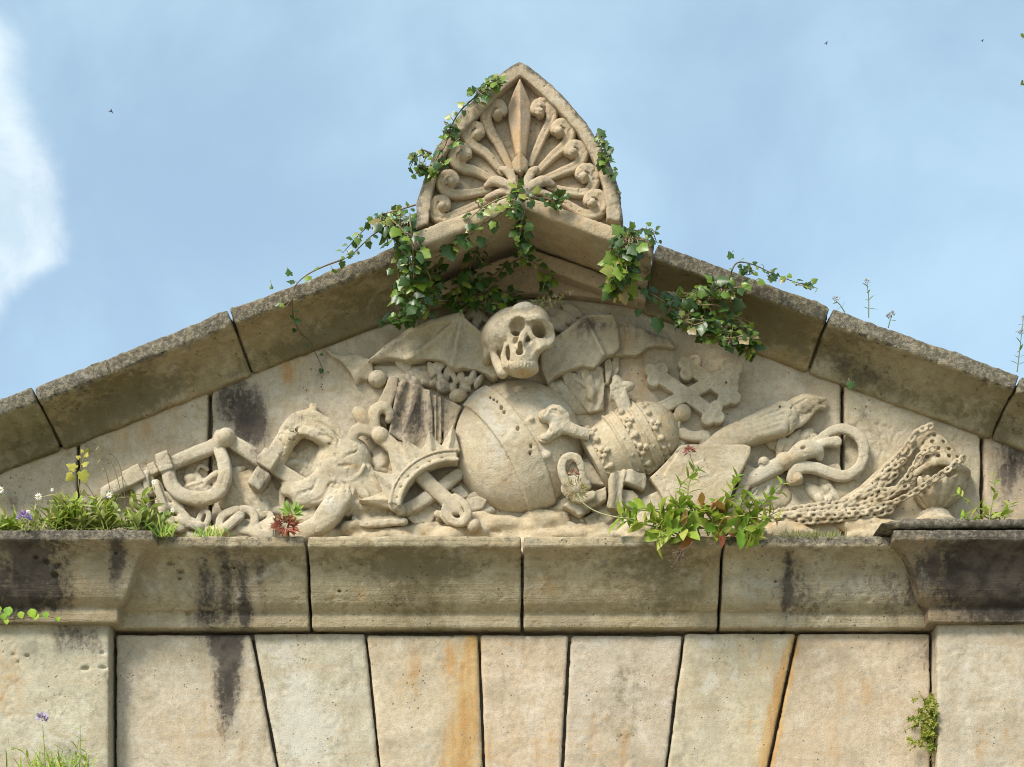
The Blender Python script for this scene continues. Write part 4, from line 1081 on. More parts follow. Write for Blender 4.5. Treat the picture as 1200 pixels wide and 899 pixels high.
cv.tube([(526, 610, 20), (518, 602, 20), (512, 600, 18)], [4, 4, 4], n=4, k=1)
cv.ell((555, 615, 22), (8.5, 8.5, 9))
rel('sceptre', cv, 0.09, (0.3, 0.35), (1.03, 1.0, .95))
# --- crown
cv = Carve(420, 542, 498, 612, -2, 50, 1.25)
arc = [(463, 592), (466, 578), (474, 563), (487, 550), (503, 541), (520, 536), (536, 535)]
ca_ = crom(arc, 6); tg = np.gradient(ca_, axis=0); tg /= np.linalg.norm(tg, axis=1, keepdims=True); nn_ = np.column_stack([tg[:, 1], -tg[:, 0]])
cv.slab(list(map(tuple, ca_ + nn_ * 7.5)) + list(map(tuple, (ca_ - nn_ * 7.5)[::-1])), 37, 2.0, low=12)
cv.tube([(u, v, 37) for u, v in ca_ - nn_ * 5.0], 2.2, k=1); cv.tube([(u, v, 37) for u, v in ca_ + nn_ * 6.0], 1.8, k=1)
cv.tube([(u - 3.6, v - 3.6, 37) for u, v in arc[1:]], .9, n=6, cut=True, k=.8)
for i in range(6):
    u, v = crom(arc, 6)[4 + i * 5]; cv.ell((u + 1, v + 2, 38), (2.5, 1.2, 3), rot=-40 + i * 6, cut=True, k=.6)
for tip, a, b in (((437, 552), (454, 588), (474, 557)), ((454, 526), (463, 567), (490, 541)), ((471, 511), (476, 553), (505, 534)), ((503, 505), (488, 542), (524, 530)), ((531, 497), (510, 534), (540, 529)), ((420, 587), (448, 576), (464, 596))):
    c = ((a[0] + b[0]) / 2, (a[1] + b[1]) / 2)
    cv.slab([tip, a, b], lambda U, V, tip=tip, c=c: 35 - 5 * np.clip(dseg(U, V, tip, c) / 6, 0, 1), 1.0)
cv.tube([(463, 592, 28), (470, 597, 24)], [7, 6])
rel('spiked_crown', cv, 0.10, (0.3, 0.4), (1.0, .98, .93))
# back of the crown and leaves seen through it
cv = Carve(462, 572, 540, 626, -3, 28, 1.4)
cv.tube([(470, 600, 14), (490, 592, 16), (512, 576, 14), (536, 556, 10)], [7, 8, 8, 7], n=5)
cv.slab([(476, 606), (500, 590), (516, 596), (506, 612), (486, 614)], 12, 2)
cv.slab([(544, 586), (560, 580), (572, 586), (566, 596), (548, 602)], 13, 2)
cv.slab([(526, 572), (540, 566), (552, 580), (540, 584)], 7, 2)
cv.tube([(487, 576, 16), (491, 584, 16)], [2, 1], cut=True)
rel('crown_lining', cv, 0.04)

# --- draped cloth with padded roll at the left
cv = Carve(316, 486, 462, 634, -3, 48, 1.35)
cv.ell((356, 530, 0), (28, 24, 8), k=3)
for p in ([(344, 540, 5), (350, 530, 9), (356, 524, 6)], [(352, 550, 5), (362, 540, 8), (366, 528, 5)], [(336, 536, 5), (342, 528, 7)], [(362, 550, 6), (374, 536, 9), (378, 528, 5)]): cv.tube(p, 4, n=4, k=2)
# cloth below the roll, pleats running out from it
for p, r in (([(384, 556, 16), (360, 572, 17), (336, 572, 15)], [12, 13, 8]), ([(392, 562, 16), (376, 580, 20), (352, 584, 18)], [10, 9, 6]), ([(408, 566, 16), (402, 580, 18)], [12, 12]), ([(420, 562, 16), (428, 576, 18), (440, 584, 15)], [11, 9, 7]), ([(430, 552, 14), (440, 566, 14), (444, 582, 12)], [9, 8, 6])):
    cv.tube(p, r, n=5, k=4)
cv.slab([(326, 563), (334, 560), (350, 562), (366, 560), (384, 574), (406, 580), (430, 562), (440, 560), (446, 580), (436, 592), (420, 592), (408, 604), (398, 600), (386, 596), (374, 591), (356, 592), (344, 588), (335, 575)], lambda U, V: 20 + 2.5 * np.sin((U - 330) * .2 - (V - 560) * .1), 3, k=3)
cv.tube([(336, 566, 12), (329, 570, 10), (330, 590, 8), (334, 604, 8)], [4, 4, 4, 4], n=4, k=2)
# thick folded arch
arch = [(326, 540, 14), (331, 526, 17), (338, 510, 20), (351, 498, 21), (368, 499, 21), (385, 509, 21), (403, 524, 18)]
cv.tube(arch, [8, 10, 13, 15, 16, 15, 13], n=5, k=3)
cv.tube([(333, 530, 22), (340, 514, 30), (352, 507, 32), (368, 510, 31), (384, 518, 29)], [4, 6, 6, 6, 5], n=5, k=3)
cv.tube([(345, 492, 28), (362, 489, 28), (382, 498, 27), (398, 510, 24)], [5, 6, 6, 5], n=5, k=3)
cv.tube([(360, 485, 14), (366, 478, 10), (366, 472, 6)], [8, 6, 5], n=4, k=4)
for p in ([(336, 506, 32), (348, 499, 37), (360, 501, 38)], [(344, 516, 30), (352, 504, 37), (366, 503, 37), (380, 509, 35)], [(366, 496, 37), (382, 502, 35), (396, 514, 31)], [(334, 522, 26), (341, 510, 33), (345, 502, 34)], [(358, 492, 36), (370, 493, 36)], [(376, 512, 35), (388, 516, 33), (396, 526, 28)]):
    cv.tube(p, 1.5, cut=True, n=4, k=2.0)
# padded roll with turned collar
cv.ell((401, 538, 8), (34, 31, 25), rot=-20, k=6)
for i, (rx, ry, sh) in enumerate(((33, 30, 0), (28, 25, 3))):
    pts = [(401 + rx * math.cos(a) * .97, 539 + sh * .3 + ry * math.sin(a), 8 + 22 * math.sqrt(max(0, 1 - (rx * .93 / 34) ** 2)) + 4) for a in np.linspace(.25, 3.0, 10)]
    cv.tube(pts, 2.0, n=3, k=2.0)
for p in ([(384, 520, 30), (390, 527, 33), (386, 538, 32)], [(398, 516, 31), (396, 528, 34), (408, 534, 33)], [(412, 520, 30), (414, 530, 31), (404, 538, 33)], [(418, 530, 27), (408, 536, 32)], [(380, 534, 30), (390, 546, 32), (404, 552, 32)]): cv.tube(p, 1.2, cut=True, n=4, k=1.5)
cv.ell((409, 547, 34), (15, 3.0, 5), rot=-8, cut=True, k=1.2)
# leg-like fold and trailing hem
cv.tube([(408, 576, 22), (397, 590, 27), (386, 604, 28), (374, 616, 26), (350, 626, 22)], [8, 13.5, 14, 12, 11], n=5, k=2)
cv.tube([(366, 600, 8), (350, 605, 8)], [8, 8], k=3)
cv.slab([(408, 592), (430, 588), (446, 582), (470, 590), (474, 606), (474, 614), (446, 616), (424, 618), (414, 608)], lambda U, V: 17 + 3 * np.sin((V - 590) * .35 + (U - 408) * .05), 3, k=2)
cv.tube([(414, 606, 18), (424, 614, 22), (446, 613, 23), (474, 610, 20)], [3, 4, 4.5, 4], n=4, k=2)
for p in ([(372, 562, 28), (366, 574, 28), (350, 580, 27)], [(386, 570, 28), (378, 584, 28), (362, 590, 26)], [(412, 572, 28), (412, 584, 28)], [(426, 566, 26), (434, 578, 24), (438, 588, 20)], [(432, 590, 21), (450, 600, 22), (470, 602, 20)]): cv.tube(p, 1.5, cut=True, n=4, k=2.5)
rel('draped_cloth', cv, 0.08, (1.0, 0.7), (1.02, 1.0, .96), crack=.9)

# --- dagger
cv = Carve(262, 368, 498, 592, -3, 42, 1.3)
cv.tube([(270, 515, 14), (290, 528, 16), (312, 543, 18)], [8, 9, 9.5], n=4)
for o in (-4, 2): cv.tube([(274 + o * .3, 520 - o, 24 - abs(o) * .2), (304 + o * .3, 540 - o, 27 - abs(o) * .2)], 1.2, cut=True, k=1)
cv.box((315, 541, 24), (10.5, 10.5, 11), rot=32, r=2)
cv.box((304, 562, 18), (9.5, 12, 11), rot=32, r=3)
cv.box((327, 523, 18), (8.5, 11, 10), rot=32, r=3)
cv.box((309, 552, 16), (6, 8, 9), rot=32, r=2)
cv.slab([(318, 554), (326, 540), (362, 562), (356, 580)], 22, 2.5)
rel('dagger', cv, 0.07, (0.4, 0.4))
# --- rod with shackles
cv = Carve(116, 282, 492, 624, -3, 42, 1.3)
cv.tube([(112, 580, 10), (146, 562, 12)], [8, 8.5], flat=.9)
cv.box((156, 557, 14), (12, 10, 12), rot=-28, r=2)
cv.tube([(165, 552, 10), (184, 545, 10)], 6.5)
cv.box((178, 547, 11), (5, 7, 9), rot=-25, r=1.5)
cv.box((192, 541, 14), (8.5, 11.5, 13), rot=-20, r=2)
cv.tube([(200, 540, 12), (244, 522, 13)], [8.2, 8.2]); cv.tube([(248, 520, 13), (262, 514, 14)], [8, 8])
cv.ell((265, 512, 22), (11, 11, 13)); cv.ell((256, 514, 15), (8, 13, 11), k=1)
cv.tube([(196, 550, 16), (200, 566, 19), (212, 579, 21), (230, 584, 21), (243.5, 583, 21)], [8, 8.5, 8.5, 8.5, 8.5], n=5)
cv.tube([(248.5, 581, 21), (258, 573, 21), (263, 558, 20), (262, 542, 18), (257, 526, 15)], [8.5, 8.5, 8.2, 8, 7.5], n=5)
cv.tube([(160, 568, 12), (166, 580, 14), (167, 592, 14), (162, 612, 12)], [7, 7.5, 7.5, 8], n=4)
cv.ell((226, 566, 0), (16, 8, 5)); cv.tube([(226, 548, 2), (232, 540, 4), (240, 544, 2)], 2.2, n=4)
rel('shackle_bar', cv, 0.08, (0.4, 0.4))
# --- chain hanging from the shackle bar
def link(cv, c, size, wd, r, rot, roll=0.0):
    a0 = math.radians(rot); e = np.array([math.cos(a0), math.sin(a0), 0]); s_ = np.array([-math.sin(a0), math.cos(a0), 0]) * math.cos(roll) + np.array([0, 0, 1]) * math.sin(roll)
    ring = [np.array(c) + e * size * math.copysign(abs(math.cos(a)) ** .7, math.cos(a)) + s_ * wd * math.sin(a) for a in np.linspace(0, 2 * math.pi, 13)[:-1]]
    cv.tube(ring, r, closed=True, n=2)
cv = Carve(160, 322, 538, 634, -3, 44, 1.3)
for c, sz, wd, r, rot, roll in (((173, 563, 14), 12, 5, 4, 78, .9), ((188, 579, 18), 16, 4.5, 4.6, 68, 1.2), ((198, 592, 16), 17, 10, 4.2, 50, .2), ((203, 605, 20), 16, 11, 5, 35, .3), ((222, 611, 20), 13, 5, 5, 20, 1.0), ((237, 606, 16), 10, 6, 3.6, -70, .4), ((232, 622, 16), 14, 7, 4, 10, .5),
                                ((277, 608, 16), 21, 14, 5, -12, .25), ((272, 612, 26), 13, 4, 5, -40, 1.1), ((290, 616, 18), 12, 7, 5, 5, .7), ((306, 606, 12), 11, 7, 4.5, -30, .6), ((306, 622, 20), 13, 6, 6, 10, .9), ((246, 622, 18), 12, 6, 4, -20, .7)):
    link(cv, c, sz, wd, r, rot, roll)
cv.ell((322, 618, 18), (16, 15, 12))
for u, v in ((219, 600), (224, 601), (222, 606), (227, 604)): cv.ell((u, v, 8), (1.5, 1.5, 8), cut=True)
rel('shackle_chain', cv, 0.09, (0.5, 0.45))
# --- rough rock the carvings rest on
cv = Carve(112, 1122, 540, 660, -4, 40, 2.6)
for i in range(130):
    u = rng.uniform(210, 1080); v = rng.uniform(616, 652); a = rng.uniform(12, 34)
    cv.ell((u, v, rng.uniform(0, 10)), (a, rng.uniform(5, 13), rng.uniform(10, 20)), rot=rng.uniform(-14, 14), k=4)
for (u, v, a, b, w) in ((590, 612, 36, 12, 18), (640, 606, 30, 14, 16), (560, 604, 22, 10, 14), (690, 625, 30, 10, 14), (290, 575, 34, 30, 7), (268, 570, 16, 26, 8), (1040, 618, 60, 14, 18), (990, 575, 26, 22, 5), (860, 600, 40, 30, 8), (340, 590, 24, 26, 6), (900, 575, 30, 20, 6), (448, 545, 22, 34, 7), (430, 570, 22, 20, 8), (745, 600, 30, 20, 8), (520, 590, 40, 24, 5), (215, 590, 24, 22, 4), (1095, 632, 50, 10, 26)):
    cv.ell((u, v, 0), (a, b, w), rot=rng.uniform(-12, 12), k=5)
rel('rock_ground', cv, 0.05, (1.6, 0.9), (1.05, 1.0, .93))
print('stone quads', TRI)
# ------------------------------------------------------------------ plants
class PM:
    """collects leaves, stems and petals of one part of one plant"""
    def __init__(s): s.V = []; s.L = []; s.Z = []; s.C = []
    def add(s, pts, faces, col):
        b = len(s.V)
        for p in pts: s.V.append(p[:])
        s.C += [(*col, 1)] * len(pts)
        for f in faces: s.L += [b + i for i in f]; s.Z.append(len(f))
    def build(s, name, mat, parent, smooth=True, label=None):
        if not s.V: return None
        return mesh_np(name, [tuple(v) for v in s.V], s.L, s.Z, mat, parent, smooth=smooth, attrs={'leaf': np.array(s.C, F32)}, label=label)
    def tube(s, pts, r0, r1, col, sides=5):
        P = [Vector(p) for p in pts]
        ring = []; n = len(P)
        for i, p in enumerate(P):
            t = (P[min(i + 1, n - 1)] - P[max(i - 1, 0)]).normalized()
            a = t.cross(Vector((0.3, 1, 0.2))).normalized(); b = t.cross(a)
            r = r0 + (r1 - r0) * i / max(n - 1, 1)
            ring.append([p + a * (r * math.cos(k * 2 * math.pi / sides)) + b * (r * math.sin(k * 2 * math.pi / sides)) for k in range(sides)])
        pts_ = [q for rr in ring for q in rr] + [P[-1]]
        fc = []
        for i in range(n - 1):
            for k in range(sides):
                k2 = (k + 1) % sides
                fc.append((i * sides + k, i * sides + k2, (i + 1) * sides + k2, (i + 1) * sides + k))
        for k in range(sides): fc.append(((n - 1) * sides + k, (n - 1) * sides + (k + 1) % sides, n * sides))
        s.add(pts_, fc, col)


def frame(t, nrm):
    t = t.normalized(); x = t.cross(nrm)
    if x.length < 1e-4: x = t.cross(Vector((0.31, 0.7, 0.2)))
    x.normalize(); return x, t, x.cross(t).normalized()


IVY_OUT = [(0.0, 0.0), (.22, -.14), (.47, -.05), (.43, .17), (.56, .42), (.35, .55), (.23, .78), (0, 1.05), (-.23, .78), (-.35, .55), (-.56, .42), (-.43, .17), (-.47, -.05), (-.22, -.14)]


def ivy_leaf(pm, p, t, nrm, L, col):
    L = L * .88
    x, y, z = frame(t, nrm)
    fold = random.uniform(.1, .45); droop = random.uniform(-.1, .35); asym = random.uniform(.85, 1.15)
    def pt(a, b):
        a *= asym if a > 0 else 2 - asym
        return p + (x * a + y * b + z * (fold * abs(a) * -0.8 + droop * -(b * b) * .5 + .03 * math.sin(7 * a + 5 * b))) * L
    mid = [pt(0, .22), pt(0, .55)]
    o = [pt(a, b) for a, b in IVY_OUT]
    pts = o + mid
    m0, m1 = 14, 15
    f = [(0, 1, m0), (1, 2, m0), (2, 3, m0), (3, 4, m0), (4, 5, m0), (5, m1, m0), (5, 6, m1), (6, 7, m1), (7, 8, m1), (8, 9, m1), (9, m0, m1), (9, 10, m0), (10, 11, m0), (11, 12, m0), (12, 13, m0), (13, 0, m0)]
    pm.add(pts, f, col)


def ivy_col():
    r = random.random()
    a = random.random()
    if r < .62: return (0.022 + .03 * a, 0.058 + .05 * a, 0.010 + .01 * a)
    if r < .90: return (0.10 + .07 * a, 0.175 + .08 * a, 0.022)
    if r < .97: return (0.24, 0.27, 0.05)
    return (0.26, 0.20, 0.07)


def rv(s=1.0): return Vector((random.gauss(0, s), random.gauss(0, s), random.gauss(0, s)))


FACE = Vector((0, -0.9, 0.35))
IVN = 0


def ivy(label, strands=(), blobs=(), singles=(), seeds=(), mat=None):
    """strands: (points (u,v,depth), spacing, leaf size); blobs: (u,v,ru,rv,depth,spread,n,size); sizes in drawing units"""
    first = (strands[0][0][0] if strands else blobs[0][:2] + (blobs[0][4],))
    root = empty('ivy', W3(first[0], first[1], first[2]), label, 'ivy', 'ivy strands on the gable')
    lf = PM(); st = PM(); sd = PM()
    def leaf(p, out, L, droop=.5):
        n = (FACE + rv(.38)).normalized()
        t = (out + Vector((0, -.1, -droop)) + rv(.45)); t = t - n * t.dot(n) * .8
        ivy_leaf(lf, p, t, n, L, ivy_col())
    for pts, sp, size in strands:
        Q = [W3(*q) for q in crom(pts, 7)]
        st.tube(Q, .0042, .0014, random.choice([(.20, .145, .085), (.30, .24, .15), (.13, .10, .05)]))
        acc = 0; side = 1
        for i in range(1, len(Q)):
            acc += (Q[i] - Q[i - 1]).length / S
            while acc > sp:
                acc -= sp * random.uniform(.7, 1.3); side = -side
                t = (Q[i] - Q[i - 1]).normalized()
                perp = t.cross(Vector((0, -1, 0))).normalized() * side
                e = Q[i] + (perp * random.uniform(.3, 1.0) + Vector((0, -.5, 0)) + rv(.3)) * S * size * .5
                st.tube([Q[i], (Q[i] + e) / 2 + rv(.002), e], .0016, .001, (.22, .20, .08), 3)
                leaf(e, perp * .6 + t * .4, S * size * random.uniform(.55, 1.15))
    for (u, v, ru, rv_, d, spd, n, size) in blobs:
        prev = None
        for i in range(int(n * .8)):
            r = math.sqrt(random.random()) * random.choice([.8, 1, 1.15]); a = random.uniform(0, 6.283)
            p = W3(u + ru * r * math.cos(a), v + rv_ * r * math.sin(a), d + random.uniform(-spd, spd))
            out = Vector((math.cos(a) * .7, 0, -math.sin(a) * .5))
            leaf(p, out, S * size * random.choice([.4, .5, .65, .8, 1.0, 1.35]) * random.uniform(.85, 1.15))
            if prev is not None and random.random() < .6 and (prev - p).length < .16:
                st.tube([prev, (prev + p) / 2 + rv(.008), p], .0026, .0014, random.choice([(.28, .21, .12), (.18, .14, .07)]), 4)
            prev = p
    for (u, v, d, size, tu_, tz) in singles:
        p = W3(u, v - size * .25, d)
        n = (FACE + rv(.2)).normalized()
        ivy_leaf(lf, p, Vector((tu_, 0, tz)), n, S * size * .95, (0.05, 0.115, 0.02))
        st.tube([p + Vector((random.uniform(-.02, .02), .03, .05)), p + Vector((0, .01, .02)), p], .0018, .0014, (.2, .2, .08), 3)
    for (u, v, ru, rv_, d, n) in seeds:
        for i in range(n):
            r = math.sqrt(random.random()); a = random.uniform(0, 6.283)
            p = W3(u + ru * r * math.cos(a), v + rv_ * r * math.sin(a), d + random.uniform(-.02, .02))
            herb_leaf(sd, p, rv(1) + Vector((0, -.3, .4)), FACE, S * random.uniform(3, 6.5), .35, random.choice([(.55, .52, .30), (.42, .43, .12), (.62, .58, .40)]))
    st.build('stem', M_STEM, root); lf.build('foliage', M_IVY, root)
    sd.build('seed_cluster', M_HERB, root)
    return root


def herb_leaf(pm, p, t, nrm, L, wd, col, bend=None):
    x, y, z = frame(t, nrm)
    bend = random.uniform(-.1, .5) if bend is None else bend
    rows = [(0, .0), (.22, .75), (.48, 1.0), (.76, .62), (1, 0)]
    pts = []
    for s_, w in rows:
        c = p + (y * s_ - z * (bend * s_ * s_ * .5)) * L
        pts += [c - x * (w * wd * L * .5) + z * (w * wd * L * .14), c, c + x * (w * wd * L * .5) + z * (w * wd * L * .14)]
    f = []
    for i in range(4):
        b = 3 * i
        f += [(b, b + 1, b + 4, b + 3), (b + 1, b + 2, b + 5, b + 4)]
    pm.add(pts, f, col)


GREENS = [(.19, .31, .035), (.25, .36, .045), (.13, .23, .03), (.32, .42, .07), (.24, .34, .08)]
YEL = [(.36, .42, .06), (.42, .44, .10), (.28, .38, .05)]
REDS = [(.42, .16, .07), (.40, .22, .10), (.36, .10, .06)]


def upstem(pm, st, path, n, size, wd=.38, cols=GREENS, r=.0035, opp=True, start=.1, scol=(.22, .27, .07), bend=None, grow=-.35):
    Q = [W3(*q) for q in crom(path, 6)]
    st.tube(Q, r, r * .5, scol)
    for i in range(n):
        f = start + (1 - start) * (i + .5) / n
        k = f * (len(Q) - 1); a = int(min(k, len(Q) - 2)); p = Q[a].lerp(Q[a + 1], k - a)
        t = (Q[a + 1] - Q[a]).normalized()
        ang = i * 2.4 + random.uniform(-.4, .4)
        sx = t.cross(Vector((0, 1, .1))).normalized(); sy = t.cross(sx)
        for q in ((0, math.pi) if opp else (0,)):
            o = sx * math.cos(ang + q) + sy * math.sin(ang + q)
            L = S * size * random.uniform(.75, 1.2) * (1 + grow * (f - .4))
            herb_leaf(pm, p, o + t * random.uniform(.25, .9), (t + FACE * .5 + rv(.2)), L, wd * random.uniform(.85, 1.15), random.choice(cols), bend)
    return Q


def posy(pm, p, r, n, col, psize):
    """small domed cluster of florets"""
    for i in range(n):
        a = i * 2.399; z = 1 - (i + .5) / n * 1.15; q = math.sqrt(max(0, 1 - z * z))
        o = Vector((q * math.cos(a), q * math.sin(a), z))
        herb_leaf(pm, p + o * r * .45, o + rv(.2), Vector((0, -.5, .5)) + rv(.3), r * psize * random.uniform(.7, 1.2), .5, tuple(c * random.uniform(.8, 1.2) for c in col))


def daisy(root, p, r, nrm):
    pm = PM(); x, y, z = frame(Vector((0, 0, 1)), nrm)
    for i in range(11):
        a = i * 2 * math.pi / 11 + random.uniform(-.1, .1)
        herb_leaf(pm, p + (x * math.cos(a) + y * math.sin(a)) * r * .2, x * math.cos(a) + y * math.sin(a), nrm, r, .34, (.80, .79, .74), .1)
    fl = pm.build('flower', M_PETAL, root)
    c = PM(); n = 8
    pts = [p + nrm * r * .28] + [p + nrm * r * .12 + (x * math.cos(k * 6.283 / n) + y * math.sin(k * 6.283 / n)) * r * .3 for k in range(n)]
    c.add(pts, [(0, 1 + k, 1 + (k + 1) % n) for k in range(n)], (.62, .40, .03))
    me = c.build('flower_centre', M_PETAL, fl)


def plant(name, loc, label, cat, group=None): return empty(name, W3(*loc), label, cat, group)


# ---- ivy
ivy('thick ivy clump hanging at the left foot of the antefix over the raking cornice',
    strands=[([(470, 262, .36), (452, 268, .36), (436, 276, .34), (415, 296, .33), (400, 306, .33)], 6, 9),
             ([(487, 240, .44), (468, 246, .42), (446, 253, .38), (424, 272, .34), (402, 296, .33)], 4.5, 9),
             ([(480, 250, .5), (484, 300, .46), (484, 340, .35), (478, 375, .2)], 5, 13), ([(490, 300, .46), (505, 330, .3), (500, 365, .15)], 5, 12),
             ([(470, 262, .4), (466, 310, .36), (472, 350, .28)], 6, 12)],
    blobs=[(468, 268, 25, 20, .38, .07, 95, 12), (484, 300, 15, 26, .42, .08, 70, 13), (486, 342, 20, 26, .28, .1, 90, 13), (505, 330, 12, 18, .2, .08, 34, 12), (472, 374, 14, 8, .18, .06, 26, 11), (448, 258, 10, 8, .38, .04, 18, 9)],
    singles=[(448, 378, .1, 11, -.2, -1)])
ivy('thin ivy sprig drooping over the lichen edge of the left raking cornice',
    strands=[([(402, 304, .32), (380, 312, .32), (360, 322, .32), (347, 334, .31), (342, 350, .30), (334, 361, .3)], 13, 9), ([(342, 350, .3), (344, 372, .2), (352, 390, .12), (364, 402, .06), (378, 432, .02)], 12, 7)],
    singles=[(340, 325, .32, 10, -.3, 1), (329, 358, .3, 8, -.8, -.3), (318, 340, .3, 6, 0, 1), (346, 377, .2, 9, 1, -.6)])
ivy('ivy creeping across the stepped underside of the apex above the skull',
    strands=[([(606, 206, .47), (607, 226, .49), (603, 240, .5), (606, 262, .46), (612, 282, .36), (616, 300, .25)], 3.6, 11), ([(616, 300, .25), (600, 308, .2), (578, 322, .16), (556, 334, .13), (530, 336, .12), (508, 346, .12)], 4.5, 11),
             ([(616, 300, .25), (632, 314, .2), (642, 326, .17), (640, 342, .12)], 4, 10), ([(604, 238, .5), (584, 252, .5), (566, 262, .49), (548, 278, .44), (528, 292, .38), (510, 302, .35)], 9, 11),
             ([(560, 290, .25), (552, 310, .2), (544, 334, .15), (538, 358, .12)], 5, 11), ([(606, 228, .5), (584, 234, .5), (562, 246, .49), (550, 258, .48), (546, 272, .46)], 9, 10), ([(604, 236, .5), (628, 232, .5), (650, 234, .5), (664, 238, .5)], 5, 9),
             ([(510, 352, .12), (540, 352, .1), (572, 346, .1), (604, 346, .1)], 5, 11), ([(535, 340, .12), (565, 338, .12), (590, 346, .11), (610, 338, .12)], 6, 11)],
    blobs=[(612, 268, 7, 30, .44, .05, 46, 11), (540, 352, 18, 12, .12, .04, 30, 12), (575, 350, 28, 10, .11, .04, 46, 11), (640, 330, 9, 12, .16, .03, 18, 9), (562, 300, 12, 12, .24, .05, 14, 10), (545, 326, 16, 8, .16, .04, 16, 12), (600, 240, 10, 7, .5, .02, 16, 9), (648, 235, 12, 5, .5, .02, 18, 9), (560, 244, 14, 8, .49, .02, 12, 9), (510, 318, 10, 16, .22, .06, 20, 12)],
    singles=[(526, 293, .4, 22, .3, -1), (543, 280, .43, 20, .2, -1), (565, 282, .42, 14, -.2, -1), (578, 264, .46, 15, .1, -1), (552, 266, .46, 13, .6, -.4), (542, 326, .2, 18, -.1, -1), (562, 334, .16, 14, .3, -1), (532, 362, .1, 14, .4, -.8)],
    seeds=[(634, 356, 14, 6, .14, 70), (664, 344, 8, 4, .14, 10), (652, 350, 9, 4, .14, 22)])
ivy('narrow ivy climbing the left edge of the pointed antefix',
    strands=[([(585, 92, .5), (570, 104, .5), (552, 118, .5), (538, 132, .5), (528, 150, .5), (522, 170, .5), (512, 186, .5), (506, 206, .5)], 5, 9), ([(506, 180, .5), (494, 176, .5), (487, 184, .5), (480, 198, .5)], 5, 8), ([(503, 196, .5), (492, 200, .5), (484, 206, .5)], 5, 8)],
    blobs=[(578, 97, 12, 7, .5, .03, 30, 9), (560, 110, 11, 8, .5, .03, 24, 9), (526, 152, 8, 9, .5, .03, 18, 9), (535, 161, 5, 6, .5, .02, 8, 10), (492, 186, 9, 9, .5, .03, 16, 9), (502, 198, 8, 8, .5, .03, 22, 10), (520, 192, 5, 6, .5, .02, 8, 10)])
ivy('little ivy tuft on the right edge of the pointed antefix',
    strands=[([(702, 154, .5), (706, 168, .5), (712, 184, .5), (717, 202, .5)], 4, 8)],
    blobs=[(704, 163, 6, 6, .5, .02, 14, 8), (709, 186, 9, 12, .5, .02, 34, 9), (716, 202, 5, 6, .5, .02, 10, 8), (725, 226, 3, 3, .5, .01, 5, 6)])
ivy('dark ivy clump draped over the right end of the apex block',
    strands=[([(715, 296, .5), (722, 284, .52), (736, 272, .52), (752, 270, .5)], 7, 10), ([(738, 280, .53), (734, 305, .5), (726, 330, .45), (720, 348, .3)], 4, 12), ([(752, 268, .5), (764, 272, .48), (770, 285, .45)], 5, 8), ([(712, 346, .22), (730, 338, .3), (748, 336, .3), (760, 330, .3)], 12, 10)],
    blobs=[(736, 286, 17, 16, .52, .04, 70, 12), (728, 310, 14, 18, .49, .05, 60, 13), (722, 338, 13, 12, .36, .08, 46, 12), (763, 272, 6, 6, .48, .03, 10, 9), (742, 300, 8, 12, .5, .03, 16, 12)],
    singles=[(762, 345, .28, 14, .2, -1)])
ivy('broad ivy mass spilling from the right raking cornice beside the double cross',
    strands=[([(757, 340, .28), (776, 352, .3), (796, 362, .3), (815, 376, .3), (838, 380, .3), (864, 394, .26)], 6, 11), ([(852, 338, .33), (856, 322, .34), (864, 308, .34), (882, 310, .34), (904, 320, .33), (930, 330, .33), (958, 338, .33)], 6, 8),
             ([(836, 340, .33), (870, 336, .34), (890, 326, .34)], 6, 9), ([(806, 368, .32), (812, 384, .3), (832, 386, .3), (852, 398, .26)], 6, 9)],
    blobs=[(800, 348, 30, 9, .28, .05, 60, 12), (832, 352, 26, 18, .26, .05, 100, 12), (846, 336, 14, 9, .33, .03, 36, 11), (808, 374, 20, 11, .3, .04, 55, 11), (848, 392, 24, 14, .27, .05, 95, 10), (876, 402, 12, 15, .22, .04, 60, 11), (868, 380, 14, 12, .24, .04, 36, 11), (876, 316, 12, 6, .34, .02, 22, 8), (904, 320, 10, 4, .33, .02, 12, 7), (942, 334, 10, 4, .33, .02, 10, 7)],
    singles=[(857, 305, .34, 10, -.3, .8), (772, 379, .26, 20, 0, -1), (749, 366, .24, 10, -.3, -1), (795, 378, .28, 12, 0, -1)])
ivy('single ivy leaf growing from the joint above the incised plant', strands=[([(994, 444, .08), (996, 446, .1)], 99, 5)], singles=[(998, 450, .1, 12, -.2, -1)])

# ---- flowering weeds above the right raking cornice
def sky_weed(path, heads, label, n, group='weeds on the right raking cornice'):
    r = plant('wild_flower', path[0], label, 'flower', group); lf = PM(); st = PM(); fl = PM()
    Q = upstem(lf, st, path, n, 9, .3, [(.12, .17, .05), (.16, .2, .08)], .003, start=.1, scol=(.16, .18, .09))
    for (u, v) in heads:
        p = W3(u, v, path[0][2]); fl = PM(); posy(fl, p, .014, 22, (.42, .40, .42), .9); st.tube([Q[-2], p], .002, .0015, (.2, .2, .12), 4)
        fl.build('flower_head', M_PETAL, r)
    st.build('stem', M_STEM, r); lf.build('foliage', M_HERB, r)
sky_weed([(1018, 372, .2), (1018, 350, .2), (1016, 332, .2)], [(1016, 330)], 'tall grey flower stem standing on the right raking cornice against the sky', 4)
sky_weed([(1041, 384, .2), (1043, 376, .2), (1045, 371, .2)], [(1045, 369), (1042, 371)], 'short white flower head low on the right raking cornice', 1)
sky_weed([(990, 366, .2), (985, 358, .2), (979, 352, .2)], [(979, 351)], 'bent seedling at the joint of the right raking cornice', 2)
sky_weed([(1192, 436, .25), (1195, 410, .25), (1199, 376, .25)], [(1199, 374), (1196, 390)], 'tall leafy stem at the right picture edge above the cornice', 6)

